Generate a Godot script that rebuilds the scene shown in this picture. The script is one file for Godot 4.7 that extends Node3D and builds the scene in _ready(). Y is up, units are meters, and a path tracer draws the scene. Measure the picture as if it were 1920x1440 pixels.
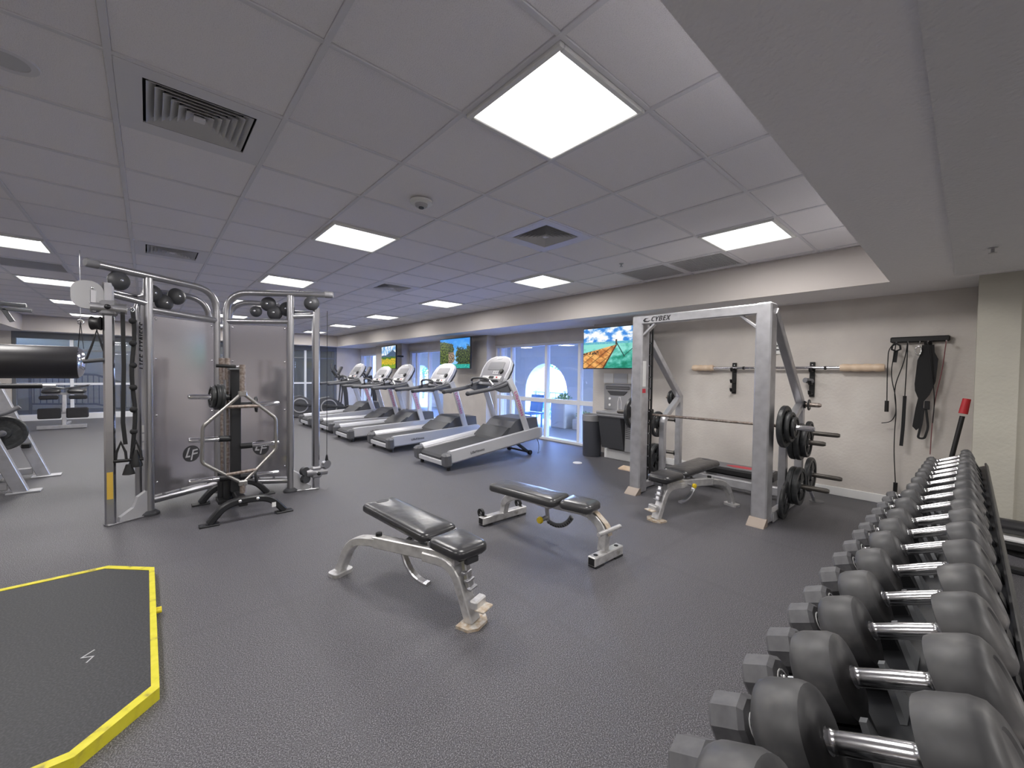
extends Node3D
# A hotel gym: recessed tile ceiling with light panels, treadmills at the windows, cable tower, benches, smith rack and dumbbell rack.
# World: x towards the window wall, -z along it, y up, metres. The camera stands at x = z = 0.

const CEIL := 2.72
const SOFF := 2.3265
const T := 0.6649
const GX := -0.1185
const GZ := -1.102
const RX0 := -2.35
const RX1 := 5.31
const RZ0 := -0.535
const RZ1 := -15.8
const FARZ := -16.3

var M := {}
var taken := {}

# ------------------------------------------------------------------ mesh builder
class B:
	var st := SurfaceTool.new()
	func _init():
		st.begin(Mesh.PRIMITIVE_TRIANGLES)
	func tri(a: Vector3, b: Vector3, c: Vector3, g := -1):
		st.set_smooth_group(g)
		for p in [a, c, b]:
			st.set_uv(Vector2.ZERO); st.add_vertex(p)
	func q(a: Vector3, b: Vector3, c: Vector3, d: Vector3, g := -1):
		tri(a, b, c, g); tri(a, c, d, g)
	func quv(a: Vector3, b: Vector3, c: Vector3, d: Vector3):
		# a lower left, b lower right, c upper right, d upper left seen from the front
		st.set_smooth_group(-1)
		var p := [a, c, b, a, d, c]
		var t := [Vector2(0, 1), Vector2(1, 0), Vector2(1, 1), Vector2(0, 1), Vector2(0, 0), Vector2(1, 0)]
		for i in 6:
			st.set_uv(t[i]); st.add_vertex(p[i])
	func box(c: Vector3, s: Vector3, m := Basis()) -> B:
		return cbox(c, s, 0.0, m)
	func cbox(c: Vector3, s: Vector3, e: float, m := Basis()) -> B:
		# box with chamfered edges of width e
		var h := s * 0.5
		var P := {}
		for sx in [-1, 1]:
			for sy in [-1, 1]:
				for sz in [-1, 1]:
					for ax in 3:
						var v := Vector3(sx * h.x, sy * h.y, sz * h.z)
						for k in 3:
							if k != ax: v[k] -= signf(v[k]) * e
						P[[sx, sy, sz, ax]] = c + m * v
		var face := func(ax: int, sgn: int):
			var u := (ax + 1) % 3
			var w := (ax + 2) % 3
			var ks := []
			for cr in [[-1, -1], [1, -1], [1, 1], [-1, 1]]:
				var k := [0, 0, 0, ax]
				k[ax] = sgn; k[u] = cr[0]; k[w] = cr[1]
				ks.append(P[k])
			if sgn > 0: q(ks[0], ks[1], ks[2], ks[3])
			else: q(ks[3], ks[2], ks[1], ks[0])
		for ax in 3:
			face.call(ax, 1); face.call(ax, -1)
		if e <= 0.0: return self
		for ax in 3:
			var u := (ax + 1) % 3
			var w := (ax + 2) % 3
			for su in [-1, 1]:
				for sw in [-1, 1]:
					var k0 := [0, 0, 0, u]; k0[ax] = -1; k0[u] = su; k0[w] = sw
					var k1 := k0.duplicate(); k1[ax] = 1
					var k2 := k1.duplicate(); k2[3] = w
					var k3 := k0.duplicate(); k3[3] = w
					if su * sw > 0: q(P[k1], P[k0], P[k3], P[k2])
					else: q(P[k0], P[k1], P[k2], P[k3])
		for sx in [-1, 1]:
			for sy in [-1, 1]:
				for sz in [-1, 1]:
					var a: Vector3 = P[[sx, sy, sz, 0]]
					var b: Vector3 = P[[sx, sy, sz, 1]]
					var d: Vector3 = P[[sx, sy, sz, 2]]
					if sx * sy * sz > 0: tri(a, b, d)
					else: tri(a, d, b)
		return self
	func lathe(prof: Array, o: Vector3, dir: Vector3, n := 24, smooth := true, phase := 0.0) -> B:
		# prof: Vector2(radius, distance along dir); outside seen when the distance grows
		var d := dir.normalized()
		var ref := Vector3.UP if absf(d.y) < 0.9 else Vector3.RIGHT
		var u := ref.cross(d).normalized()
		var w := d.cross(u)
		for k in prof.size() - 1:
			var a: Vector2 = prof[k]
			var b: Vector2 = prof[k + 1]
			for i in n:
				var t0 := TAU * i / n + phase
				var t1 := TAU * (i + 1) / n + phase
				var r0 := u * cos(t0) + w * sin(t0)
				var r1 := u * cos(t1) + w * sin(t1)
				var g := (1 + k % 30) if smooth else -1
				if smooth and k > 0:
					var z: Vector2 = prof[k - 1]
					if (a - z).normalized().dot((b - a).normalized()) > 0.75: g = gsave
				gsave = g
				var p0 := o + d * a.y + r0 * a.x
				var p1 := o + d * a.y + r1 * a.x
				var p2 := o + d * b.y + r1 * b.x
				var p3 := o + d * b.y + r0 * b.x
				if a.x < 1e-6: tri(p0, p2, p3, g)
				elif b.x < 1e-6: tri(p0, p1, p2, g)
				else: q(p0, p1, p2, p3, g)
		return self
	var gsave := 1
	func cyl(a: Vector3, b: Vector3, r: float, n := 14, r2 := -1.0) -> B:
		var l := a.distance_to(b)
		if r2 < 0: r2 = r
		return lathe([Vector2(0, 0), Vector2(r, 0), Vector2(r2, l), Vector2(0, l)], a, b - a, n)
	func dome(o: Vector3, dir: Vector3, r: float, h: float, n := 20, steps := 6) -> B:
		var p := []
		for i in steps + 1:
			var t := PI / 2 * i / steps
			p.append(Vector2(r * cos(t), h * sin(t)))
		p.push_front(Vector2(0, 0))
		return lathe(p, o, dir, n)
	func ball(o: Vector3, r: float, n := 16, m := 10, sc := Vector3.ONE) -> B:
		for i in m:
			for j in n:
				var c := []
				for k in [[i, j], [i, j + 1], [i + 1, j + 1], [i + 1, j]]:
					var t: float = PI * k[0] / m - PI / 2
					var f: float = TAU * k[1] / n
					c.append(o + Vector3(cos(t) * sin(f), sin(t), cos(t) * cos(f)) * r * sc)
				if i == 0: tri(c[0], c[2], c[3], 1)
				elif i == m - 1: tri(c[0], c[1], c[2], 1)
				else: q(c[0], c[1], c[2], c[3], 1)
		return self
	func sweep(prof: PackedVector2Array, pts: Array, up: Vector3, smooth := true, closed := false, scales := []) -> B:
		# prof counter-clockwise seen against the direction of travel; x of prof along up x travel, y along up
		var n := pts.size()
		var rings := []
		var nrm := up.normalized()
		for i in n:
			var a: Vector3 = pts[i]
			var tin: Vector3 = (a - pts[i - 1]).normalized() if (i > 0 or closed) else Vector3.ZERO
			var tout: Vector3 = (pts[(i + 1) % n] - a).normalized() if (i < n - 1 or closed) else Vector3.ZERO
			var t := (tin + tout).normalized()
			nrm = (nrm - t * nrm.dot(t)).normalized()
			var side := nrm.cross(t).normalized()
			var stretch := 1.0
			var bend := Vector3.ZERO
			if tin != Vector3.ZERO and tout != Vector3.ZERO:
				stretch = 1.0 / maxf(t.dot(tout), 0.5)
				bend = (tout - tin)
				bend = bend.normalized() if bend.length() > 1e-4 else Vector3.ZERO
			var ring := []
			var k: float = scales[i] if scales.size() > 0 else 1.0
			for p in prof:
				var v := side * p.x * k + nrm * p.y * k
				if bend != Vector3.ZERO: v += bend * v.dot(bend) * (stretch - 1.0)
				ring.append(a + v)
			rings.append(ring)
		var m := prof.size()
		for i in (n if closed else n - 1):
			var r0: Array = rings[i]
			var r1: Array = rings[(i + 1) % n]
			for j in m:
				var g := 1 if smooth else -1
				q(r0[j], r0[(j + 1) % m], r1[(j + 1) % m], r1[j], g)
		if not closed:
			var idx := Geometry2D.triangulate_polygon(prof)
			for i in range(0, idx.size(), 3):
				tri(rings[0][idx[i]], rings[0][idx[i + 2]], rings[0][idx[i + 1]])
				tri(rings[n - 1][idx[i]], rings[n - 1][idx[i + 1]], rings[n - 1][idx[i + 2]])
		return self
	func tube(pts: Array, r: float, n := 10, up := Vector3(0.1, 1, 0.07), closed := false, scales := []) -> B:
		var p := PackedVector2Array()
		for i in n: p.append(Vector2(cos(TAU * i / n), sin(TAU * i / n)) * r)
		return sweep(p, pts, up, true, closed, scales)
	func beam(pts: Array, w: float, h: float, up := Vector3.UP, e := 0.006) -> B:
		# rectangular section: w across, h along up
		var a := w / 2; var b := h / 2
		var p := PackedVector2Array([Vector2(a, -b + e), Vector2(a, b - e), Vector2(a - e, b), Vector2(-a + e, b), Vector2(-a, b - e), Vector2(-a, -b + e), Vector2(-a + e, -b), Vector2(a - e, -b)])
		return sweep(p, pts, up, false)
	func prism(poly: Array, o: Vector3, ux: Vector3, uy: Vector3, d: Vector3) -> B:
		# outline in ux, uy (counter-clockwise seen from the tip of d) pushed along d
		var pp := PackedVector2Array(poly)
		if Geometry2D.is_polygon_clockwise(pp) == (ux.cross(uy).dot(d) > 0.0): pp.reverse()
		var n := pp.size()
		var at := func(v: Vector2, k: float) -> Vector3: return o + ux * v.x + uy * v.y + d * k
		var idx := Geometry2D.triangulate_polygon(pp)
		for i in range(0, idx.size(), 3):
			var a: Vector3 = at.call(pp[idx[i]], 1); var b: Vector3 = at.call(pp[idx[i + 1]], 1); var c: Vector3 = at.call(pp[idx[i + 2]], 1)
			if (b - a).cross(c - a).dot(d) < 0.0: var t := b; b = c; c = t
			tri(a, b, c)
			tri(a - d, c - d, b - d)
		for i in n:
			var v := pp[i]; var w := pp[(i + 1) % n]
			q(at.call(v, 0), at.call(w, 0), at.call(w, 1), at.call(v, 1))
		return self
	func done() -> ArrayMesh:
		st.generate_normals()
		return st.commit()

func fil(pts: Array, r: float, n := 6) -> Array:
	# path with its corners rounded
	var out := [pts[0]]
	for i in range(1, pts.size() - 1):
		var p: Vector3 = pts[i]
		var a: Vector3 = pts[i - 1] - p
		var b: Vector3 = pts[i + 1] - p
		var l := minf(r, minf(a.length(), b.length()) * 0.49)
		var p0 := p + a.normalized() * l
		var p1 := p + b.normalized() * l
		for k in n + 1:
			var t := float(k) / n
			out.append(p0.lerp(p, t).lerp(p.lerp(p1, t), t))
	out.append(pts[-1])
	return out

func rrect(w: float, h: float, r: float, n := 5) -> Array:
	var out := []
	for c in [[1, 1, 0], [-1, 1, 1], [-1, -1, 2], [1, -1, 3]]:
		for k in n + 1:
			var t: float = PI / 2 * (c[2] + float(k) / n)
			out.append(Vector2(c[0] * (w / 2 - r) + cos(t) * r, c[1] * (h / 2 - r) + sin(t) * r))
	return out

func disc(r: float, n := 24) -> Array:
	var out := []
	for i in n: out.append(Vector2(cos(TAU * i / n), sin(TAU * i / n)) * r)
	return out

# ------------------------------------------------------------------ objects
func numbered(parent: Node, called: String) -> String:
	var key := str(parent.get_instance_id()) + called
	var k: int = taken.get(key, 0)
	taken[key] = k + 1
	return called if k == 0 else "%s_%03d" % [called, k]

func thing(called: String, label: String, category: String, at := Vector3.ZERO, group := "") -> Node3D:
	var o := Node3D.new()
	o.name = numbered(self, called)
	add_child(o)
	o.position = at
	o.set_meta("label", label); o.set_meta("category", category)
	if group != "": o.set_meta("group", group)
	return o

func setting(called: String) -> Node3D:
	var o := Node3D.new()
	o.name = numbered(self, called)
	add_child(o)
	o.set_meta("kind", "structure")
	return o

func put(parent: Node3D, called: String, mesh: Mesh, m: Material, at := Vector3.ZERO, label := "") -> MeshInstance3D:
	# the mesh is in the parent's own axes
	var o := MeshInstance3D.new()
	o.name = numbered(parent, called)
	o.mesh = mesh
	o.material_override = m
	parent.add_child(o)
	o.position = at
	if label != "": o.set_meta("label", label)
	return o

func wput(parent: Node3D, called: String, b: B, m: Material, label := "") -> MeshInstance3D:
	# the mesh is given in world places; the parent is not turned
	var at := Vector3.ZERO
	var p: Node = parent
	while p is Node3D and p != self:
		at += p.position
		p = p.get_parent()
	return put(parent, called, b.done(), m, -at, label)

func solo(called: String, b: B, m: Material, label: String, category: String, at: Vector3, group := "") -> MeshInstance3D:
	# a thing that is a single mesh, given in world places
	var o := MeshInstance3D.new()
	o.name = numbered(self, called)
	o.mesh = shifted(b, -at)
	o.material_override = m
	add_child(o)
	o.position = at
	o.set_meta("label", label); o.set_meta("category", category)
	if group != "": o.set_meta("group", group)
	return o

func shifted(b: B, by: Vector3) -> ArrayMesh:
	var st := SurfaceTool.new()
	st.append_from(b.done(), 0, Transform3D(Basis(), by))
	return st.commit()

func shell(called: String, b: B, m: Material) -> MeshInstance3D:
	var o := MeshInstance3D.new()
	o.name = numbered(self, called)
	o.mesh = b.done()
	o.material_override = m
	add_child(o)
	o.set_meta("kind", "structure")
	return o

func span(x0: float, x1: float, y0: float, y1: float, z0: float, z1: float, e := 0.0) -> B:
	return B.new().cbox(Vector3((x0 + x1) / 2, (y0 + y1) / 2, (z0 + z1) / 2), Vector3(absf(x1 - x0), absf(y1 - y0), absf(z1 - z0)), e)

func lettering(parent: Node3D, called: String, words: String, size: float, o: Vector3, right: Vector3, up: Vector3, m: Material, italic := false) -> MeshInstance3D:
	# flat print, centred on o, in the parent's own axes
	var t := TextMesh.new()
	var f := SystemFont.new()
	f.font_names = PackedStringArray(["Droid Sans"])
	f.font_weight = 700
	t.font = f
	t.text = words
	t.font_size = 32
	t.pixel_size = size / 32.0
	t.depth = 0.002
	var n := put(parent, called, t, m)
	var slant := up + (right * 0.25 if italic else Vector3.ZERO)
	n.transform = Transform3D(Basis(right, slant, right.cross(up)), o)
	return n

# ------------------------------------------------------------------ materials
func mat(called: String, c: Color, rough := 0.5, metal := 0.0, extra := {}) -> StandardMaterial3D:
	var m := StandardMaterial3D.new()
	m.resource_name = called
	m.albedo_color = c
	m.roughness = rough
	m.metallic = metal
	for k in extra: m.set(k, extra[k])
	M[called] = m
	return m

func g8(r: int, g: int, b: int) -> Color:
	return Color(r / 255.0, g / 255.0, b / 255.0)

func noise_tex(seed_: int, freq: float, stops: Array, size := 512, octaves := 3, as_normal := false, bump := 4.0) -> NoiseTexture2D:
	var n := FastNoiseLite.new()
	n.seed = seed_
	n.frequency = freq
	n.noise_type = FastNoiseLite.TYPE_SIMPLEX_SMOOTH
	n.fractal_octaves = octaves
	var t := NoiseTexture2D.new()
	t.width = size; t.height = size
	t.seamless = true
	t.noise = n
	if as_normal:
		t.as_normal_map = true
		t.bump_strength = bump
	if stops.size() > 0:
		var g := Gradient.new()
		g.offsets = PackedFloat32Array(stops.map(func(s): return s[0]))
		g.colors = PackedColorArray(stops.map(func(s): return s[1]))
		t.color_ramp = g
	return t

func tri_map(m: StandardMaterial3D, scale: float, world := true):
	m.uv1_triplanar = true
	m.uv1_world_triplanar = world
	m.uv1_scale = Vector3.ONE * scale

const LAMP_ENERGY := 3.4
const LAMP_COLOR := Color(1.0, 0.985, 0.97)
const LIGHT_CELLS := [[2, 0], [2, 4], [2, 8], [2, 12], [2, 16], [2, 20], [6, 0], [6, 4], [6, 8], [6, 12], [6, 16], [6, 20], [-2, 0], [-2, 4], [-2, 8], [-2, 12], [-2, 16], [-2, 20]]
const VENT_CELLS := [[0, 2], [0, 7], [4, 2], [4, 7], [7, 1], [7, 2], [-2, 10]]

func _ready():
	# camera
	var cam := Camera3D.new()
	cam.name = "camera"
	cam.fov = 86.493
	cam.near = 0.05
	cam.far = 300.0
	var yaw := 0.728297
	var pitch := -0.0249635
	var roll := 0.0134442
	var fwd := Vector3(sin(yaw) * cos(pitch), sin(pitch), -cos(yaw) * cos(pitch))
	var rt := Vector3(cos(yaw), 0, sin(yaw))
	var up := rt.cross(fwd)
	cam.transform = Transform3D(Basis(rt * cos(roll) + up * sin(roll), up * cos(roll) - rt * sin(roll), -fwd), Vector3(0, 1.4, 0))
	add_child(cam)
	cam.current = true
	# sky and sun outside
	var we := WorldEnvironment.new()
	we.name = "environment"
	var e := Environment.new()
	e.background_mode = Environment.BG_SKY
	var sky := Sky.new()
	var sm := ProceduralSkyMaterial.new()
	sm.sky_top_color = Color(0.22, 0.44, 0.88)
	sm.sky_horizon_color = Color(0.74, 0.84, 0.96)
	sm.ground_horizon_color = Color(0.70, 0.74, 0.78)
	sm.ground_bottom_color = Color(0.45, 0.46, 0.48)
	sm.sky_energy_multiplier = 5.6
	sm.ground_energy_multiplier = 2.4
	sky.sky_material = sm
	e.sky = sky
	e.tonemap_mode = Environment.TONE_MAPPER_LINEAR
	e.tonemap_exposure = 1.0
	e.sdfgi_enabled = true
	e.ssao_enabled = true
	e.ssil_enabled = true
	we.environment = e
	add_child(we)
	var sun := DirectionalLight3D.new()
	sun.name = "sun"
	sun.light_energy = 2.6
	sun.light_color = Color(1.0, 0.97, 0.92)
	sun.light_angular_distance = 0.5
	sun.shadow_enabled = true
	sun.rotation_degrees = Vector3(-58, 118, 0)
	add_child(sun)
	# the place
	materials()
	room()
	lights_and_vents()
	exterior()
	treadmills()
	trainer()
	smith_rack()
	dumbbells()
	benches()
	platform()
	plate_tree()
	wall_things()
	left_things()
	far_things()
	small_things()

func lights_and_vents():
	var where := ["largest bright square light panel, above the two front benches", "square light panel nearest the smoke detector", "light panel over the inner corner of the cable tower", "light panel seen through the cable tower's top frame, third beyond the smoke detector", "small light panel seen through the cable tower's top frame, fourth beyond the smoke detector", "smallest light panel in the middle row, at the far wall",
		"light panel nearest the corner above the smith rack", "light panel beyond the blue-lit air diffuser", "third light panel from the smith rack in the window row", "fourth light panel from the smith rack in the window row", "fifth light panel from the smith rack in the window row", "farthest light panel in the window row",
		"light panel of the left row beside the camera", "light panel of the left row just out of view", "nearest light panel at the left edge, above the dark bag", "second light panel of the left row, past the grey ceiling vent", "third light panel of the left row, partly behind the tower's pulley cover", "farthest light panel of the left row, against the far soffit"]
	for k in LIGHT_CELLS.size():
		ceiling_light(LIGHT_CELLS[k][0], LIGHT_CELLS[k][1], "recessed " + where[k])
	for k in 3:
		added_back_light(Vector3([-1.2, 1.5, 4.1][k], SOFF - 0.012, 1.75), "added unseen light panel behind the camera, " + ["on the left", "in the middle", "beside the dumbbell rack's back wall"][k])
	diffuser(0, 2, "large square louvred air diffuser in the ceiling at upper left")
	diffuser(0, 7, "square louvred air diffuser above the cable tower's top bar")
	diffuser(4, 2, "square louvred air diffuser between two light panels at centre, catching blue light")
	diffuser(4, 7, "small square louvred air diffuser far back near the middle row of lights")
	return_grille(7, 1, "grey return air grille beside the smith rack's light panel, nearer the corner")
	return_grille(7, 2, "grey return air grille at the soffit, farther from the corner")
	return_grille(-2, 10, "dark grey return air grille between two left row light panels")
	var c := Vector3(1.575, CEIL, -2.84)
	var t := thing("smoke_detector", "round white smoke detector on a ceiling tile", "smoke detector", c)
	put(t, "base", B.new().lathe([Vector2(0, 0), Vector2(0.055, 0), Vector2(0.085, -0.012), Vector2(0.085, -0.03), Vector2(0.07, -0.036), Vector2(0, -0.036)].map(func(p): return Vector2(p.x, -p.y)), Vector3(0, 0.006, 0), Vector3.DOWN, 28).done(), M.plastic_white)
	put(t, "sensor_cap", B.new().lathe([Vector2(0, 0.03), Vector2(0.05, 0.03), Vector2(0.046, 0.05), Vector2(0.034, 0.058), Vector2(0, 0.058)], Vector3(0, 0.006, 0), Vector3.DOWN, 24).done(), M.plastic_light)
	put(t, "sensor_slot", B.new().lathe([Vector2(0, 0.056), Vector2(0.02, 0.056), Vector2(0.02, 0.066), Vector2(0, 0.066)], Vector3(0, 0.006, 0), Vector3.DOWN, 16).done(), M.plastic_dark)
	t = thing("ceiling_speaker", "round perforated ceiling speaker at the upper left edge", "speaker", Vector3(-0.449, CEIL + 0.006, -2.80))
	put(t, "rim", B.new().lathe([Vector2(0.07, 0), Vector2(0.1, 0), Vector2(0.098, 0.008), Vector2(0.072, 0.008), Vector2(0.07, 0)], Vector3.ZERO, Vector3.DOWN, 28).done(), M.grid_metal)
	put(t, "grille", B.new().lathe([Vector2(0, 0.001), Vector2(0.072, 0.001), Vector2(0.07, 0.006), Vector2(0, 0.012)], Vector3.ZERO, Vector3.DOWN, 24).done(), M.grille_grey)
	sprinkler(Vector3(4.2, CEIL + 0.004, -2.79), "small sprinkler head between the grey ceiling grilles and the diffuser")
	sprinkler(Vector3(4.36, SOFF - 0.012, 0.08), "small sprinkler head on the lowered ceiling above the dumbbell rack")

func sprinkler(at: Vector3, label: String):
	var t := thing("sprinkler", label, "sprinkler", at, "ceiling sprinklers")
	put(t, "escutcheon", B.new().lathe([Vector2(0, 0), Vector2(0.028, 0), Vector2(0.022, 0.006), Vector2(0, 0.006)], Vector3.ZERO, Vector3.DOWN, 16).done(), M.satin_steel)
	put(t, "body", B.new().cyl(Vector3(0, -0.005, 0), Vector3(0, -0.035, 0), 0.009, 10).done(), M.satin_steel)
	put(t, "deflector", B.new().lathe([Vector2(0, 0.033), Vector2(0.02, 0.035), Vector2(0.02, 0.038), Vector2(0, 0.038)], Vector3.ZERO, Vector3.DOWN, 14).done(), M.satin_steel)

func materials():
	var m := mat("rubber_floor", Color.WHITE, 0.46)
	m.albedo_texture = noise_tex(3, 0.16, [[0.0, g8(40, 40, 44)], [0.34, g8(64, 63, 68)], [0.5, g8(84, 83, 88)], [0.64, g8(108, 107, 112)], [0.8, g8(140, 139, 143)], [1.0, g8(176, 175, 178)]], 1024, 4)
	m.normal_enabled = true
	m.normal_texture = noise_tex(4, 0.12, [], 1024, 3, true, 5.0)
	m.normal_scale = 0.6
	tri_map(m, 0.9)
	m = mat("wall_paint", Color.WHITE, 0.85)
	m.albedo_texture = noise_tex(7, 0.006, [[0.0, g8(202, 196, 191)], [0.5, g8(208, 202, 196)], [1.0, g8(213, 208, 202)]], 512, 4)
	m.normal_enabled = true
	m.normal_texture = noise_tex(8, 0.08, [], 512, 3, true, 2.5)
	m.normal_scale = 0.16
	tri_map(m, 0.6)
	m = m.duplicate(); m.resource_name = "column_paint"; M["column_paint"] = m
	m.albedo_color = g8(226, 229, 222)
	m = mat("soffit_paint", g8(236, 234, 236), 0.9)
	m.normal_enabled = true
	m.normal_texture = noise_tex(9, 0.09, [], 512, 3, true, 3.0)
	m.normal_scale = 0.45
	tri_map(m, 0.7)
	m = m.duplicate(); m.resource_name = "shaded_soffit"; M["shaded_soffit"] = m
	m.albedo_color = g8(218, 217, 219)  # soffit paint darkened: the grazing shade is put into the colour
	for k in 3:
		m = mat("tile_%d" % k, Color.WHITE, 0.92)
		var c: Color = [g8(242, 239, 242), g8(245, 242, 245), g8(239, 236, 240)][k]
		m.albedo_texture = noise_tex(20 + k, 0.2, [[0.0, c.darkened(0.09)], [0.35, c], [1.0, c.lightened(0.15)]], 256, 2)
		m.normal_enabled = true
		m.normal_texture = noise_tex(30 + k, 0.2, [], 256, 2, true, 3.0)
		m.normal_scale = 0.4
		tri_map(m, 3.0)
	mat("grid_metal", g8(222, 221, 226), 0.5)
	mat("grille_grey", g8(200, 200, 203), 0.7)
	mat("duct_dark", g8(62, 63, 68), 0.8)
	mat("trim_white", g8(236, 236, 236), 0.5)
	mat("frame_white", g8(232, 234, 238), 0.45)
	mat("frame_grey", g8(118, 121, 126), 0.4, 0.3)
	mat("glass", Color(0.75, 0.85, 0.9, 0.06), 0.0, 0.0, {"transparency": BaseMaterial3D.TRANSPARENCY_ALPHA})
	mat("glass_tint", Color(0.42, 0.45, 0.49, 0.3), 0.02, 0.0, {"transparency": BaseMaterial3D.TRANSPARENCY_ALPHA})
	mat("lamp_glow", Color.WHITE, 0.6, 0.0, {"emission_enabled": true, "emission": Color(1, 0.99, 0.98), "emission_energy_multiplier": 3.0})
	mat("plastic_white", g8(228, 228, 226), 0.45)
	mat("plastic_black", g8(24, 24, 26), 0.45)
	mat("plastic_dark", g8(64, 65, 69), 0.5)
	mat("plastic_grey", g8(118, 118, 122), 0.45)
	mat("plastic_light", g8(176, 176, 180), 0.4)
	m = mat("silver_paint", Color.WHITE, 0.36, 0.55)
	m.albedo_texture = noise_tex(41, 0.02, [[0.0, g8(176, 176, 180)], [0.5, g8(190, 190, 194)], [1.0, g8(200, 200, 204)]], 256, 3)
	tri_map(m, 1.2)
	m = mat("worn_silver", Color.WHITE, 0.34, 0.5)
	m.albedo_texture = noise_tex(42, 0.025, [[0.0, g8(150, 146, 140)], [0.3, g8(196, 195, 196)], [0.7, g8(214, 213, 213)], [1.0, g8(224, 223, 222)]], 256, 4)
	tri_map(m, 1.6)
	mat("satin_steel", g8(176, 176, 180), 0.28, 0.85)
	mat("chrome", g8(224, 224, 228), 0.1, 1.0)
	mat("brushed_chrome", g8(196, 196, 200), 0.22, 1.0)
	m = mat("vinyl", g8(42, 42, 45), 0.34)
	m.clearcoat_enabled = true; m.clearcoat = 0.5; m.clearcoat_roughness = 0.22
	m.normal_enabled = true
	m.normal_texture = noise_tex(45, 0.02, [], 256, 3, true, 4.0)
	m.normal_scale = 0.25
	tri_map(m, 1.5, false)
	m = m.duplicate(); m.resource_name = "vinyl_grey"; M["vinyl_grey"] = m
	m.albedo_color = g8(58, 58, 60)
	m = mat("urethane", Color.WHITE, 0.5)
	m.albedo_texture = noise_tex(51, 0.014, [[0.0, g8(54, 54, 56)], [0.45, g8(66, 66, 68)], [0.6, g8(78, 78, 80)], [1.0, g8(124, 122, 120)]], 256, 4)
	tri_map(m, 2.5)
	m = mat("hex_rubber", Color.WHITE, 0.62)
	m.albedo_texture = noise_tex(52, 0.03, [[0.0, g8(86, 86, 89)], [0.5, g8(100, 100, 103)], [1.0, g8(114, 114, 116)]], 256, 4)
	tri_map(m, 2.5)
	m = mat("plate_rubber", Color.WHITE, 0.42)
	m.albedo_texture = noise_tex(53, 0.03, [[0.0, g8(38, 40, 42)], [0.6, g8(52, 54, 56)], [1.0, g8(78, 78, 78)]], 256, 4)
	tri_map(m, 2.5)
	mat("rack_black", g8(38, 39, 42), 0.42, 0.1)
	mat("rack_grey", g8(108, 110, 113), 0.4, 0.4)
	mat("belt", g8(56, 57, 61), 0.6)
	mat("gun_grey", g8(88, 89, 94), 0.45)
	mat("yellow_paint", g8(214, 196, 40), 0.5)
	m = mat("yellow_worn", Color.WHITE, 0.55)
	m.albedo_texture = noise_tex(61, 0.02, [[0.0, g8(120, 112, 70)], [0.24, g8(196, 184, 56)], [0.4, g8(214, 205, 44)], [0.8, g8(222, 212, 62)], [1.0, g8(226, 220, 100)]], 256, 5)
	tri_map(m, 2.2)
	mat("yellow_knob", g8(226, 196, 40), 0.4)
	mat("red_rubber", g8(196, 44, 52), 0.5)
	mat("red_print", g8(196, 60, 74), 0.5)
	mat("pink_print", g8(196, 110, 158), 0.5)
	mat("print_dark", g8(58, 58, 62), 0.5)
	mat("print_white", g8(240, 240, 240), 0.5)
	mat("paper", g8(226, 226, 226), 0.8)
	m = mat("wood", Color.WHITE, 0.5)
	m.albedo_texture = noise_tex(71, 0.02, [[0.0, g8(208, 182, 154)], [0.5, g8(222, 198, 172)], [1.0, g8(232, 212, 190)]], 256, 4)
	tri_map(m, 1.5)
	m = mat("rust_steel", Color.WHITE, 0.45, 0.6)
	m.albedo_texture = noise_tex(72, 0.04, [[0.0, g8(112, 98, 90)], [0.4, g8(142, 128, 120)], [1.0, g8(184, 178, 172)]], 256, 4)
	tri_map(m, 3.0)
	m = mat("worn_tan", Color.WHITE, 0.55)
	m.albedo_texture = noise_tex(73, 0.03, [[0.0, g8(156, 132, 106)], [0.4, g8(184, 168, 148)], [0.7, g8(200, 194, 186)], [1.0, g8(210, 208, 204)]], 256, 4)
	tri_map(m, 2.5)
	mat("panel_smoke", Color(0.82, 0.81, 0.84, 0.92), 0.17, 0.8, {"transparency": BaseMaterial3D.TRANSPARENCY_ALPHA})
	mat("webbing", g8(30, 30, 32), 0.8)
	mat("bag_vinyl", g8(44, 43, 46), 0.42)
	mat("fountain_steel", g8(168, 168, 170), 0.35, 0.5)
	mat("bin_dark", g8(66, 68, 76), 0.5)
	mat("notice_grey", g8(196, 198, 204), 0.8)
	mat("red_cord", g8(120, 66, 70), 0.6)
	mat("rack_rail", g8(182, 186, 188), 0.4, 0.5)
	mat("bar_nickel", g8(172, 170, 167), 0.3, 0.9)
	m = mat("platform_mat", Color.WHITE, 0.6)
	m.albedo_texture = noise_tex(62, 0.14, [[0.0, g8(38, 39, 42)], [0.5, g8(52, 53, 57)], [0.8, g8(66, 67, 70)], [1.0, g8(90, 90, 92)]], 512, 4)
	tri_map(m, 1.2)
	mat("peg_grey", g8(96, 92, 88), 0.4, 0.6)
	mat("fascia_paint", g8(190, 184, 180), 0.88)
	mat("foot_rust", g8(158, 146, 136), 0.6, 0.2)
	mat("cover_grey", g8(152, 152, 155), 0.5)
	mat("sticker_yellow", g8(206, 170, 70), 0.6)
	mat("lobby_paint", g8(206, 200, 176), 0.85)

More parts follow.
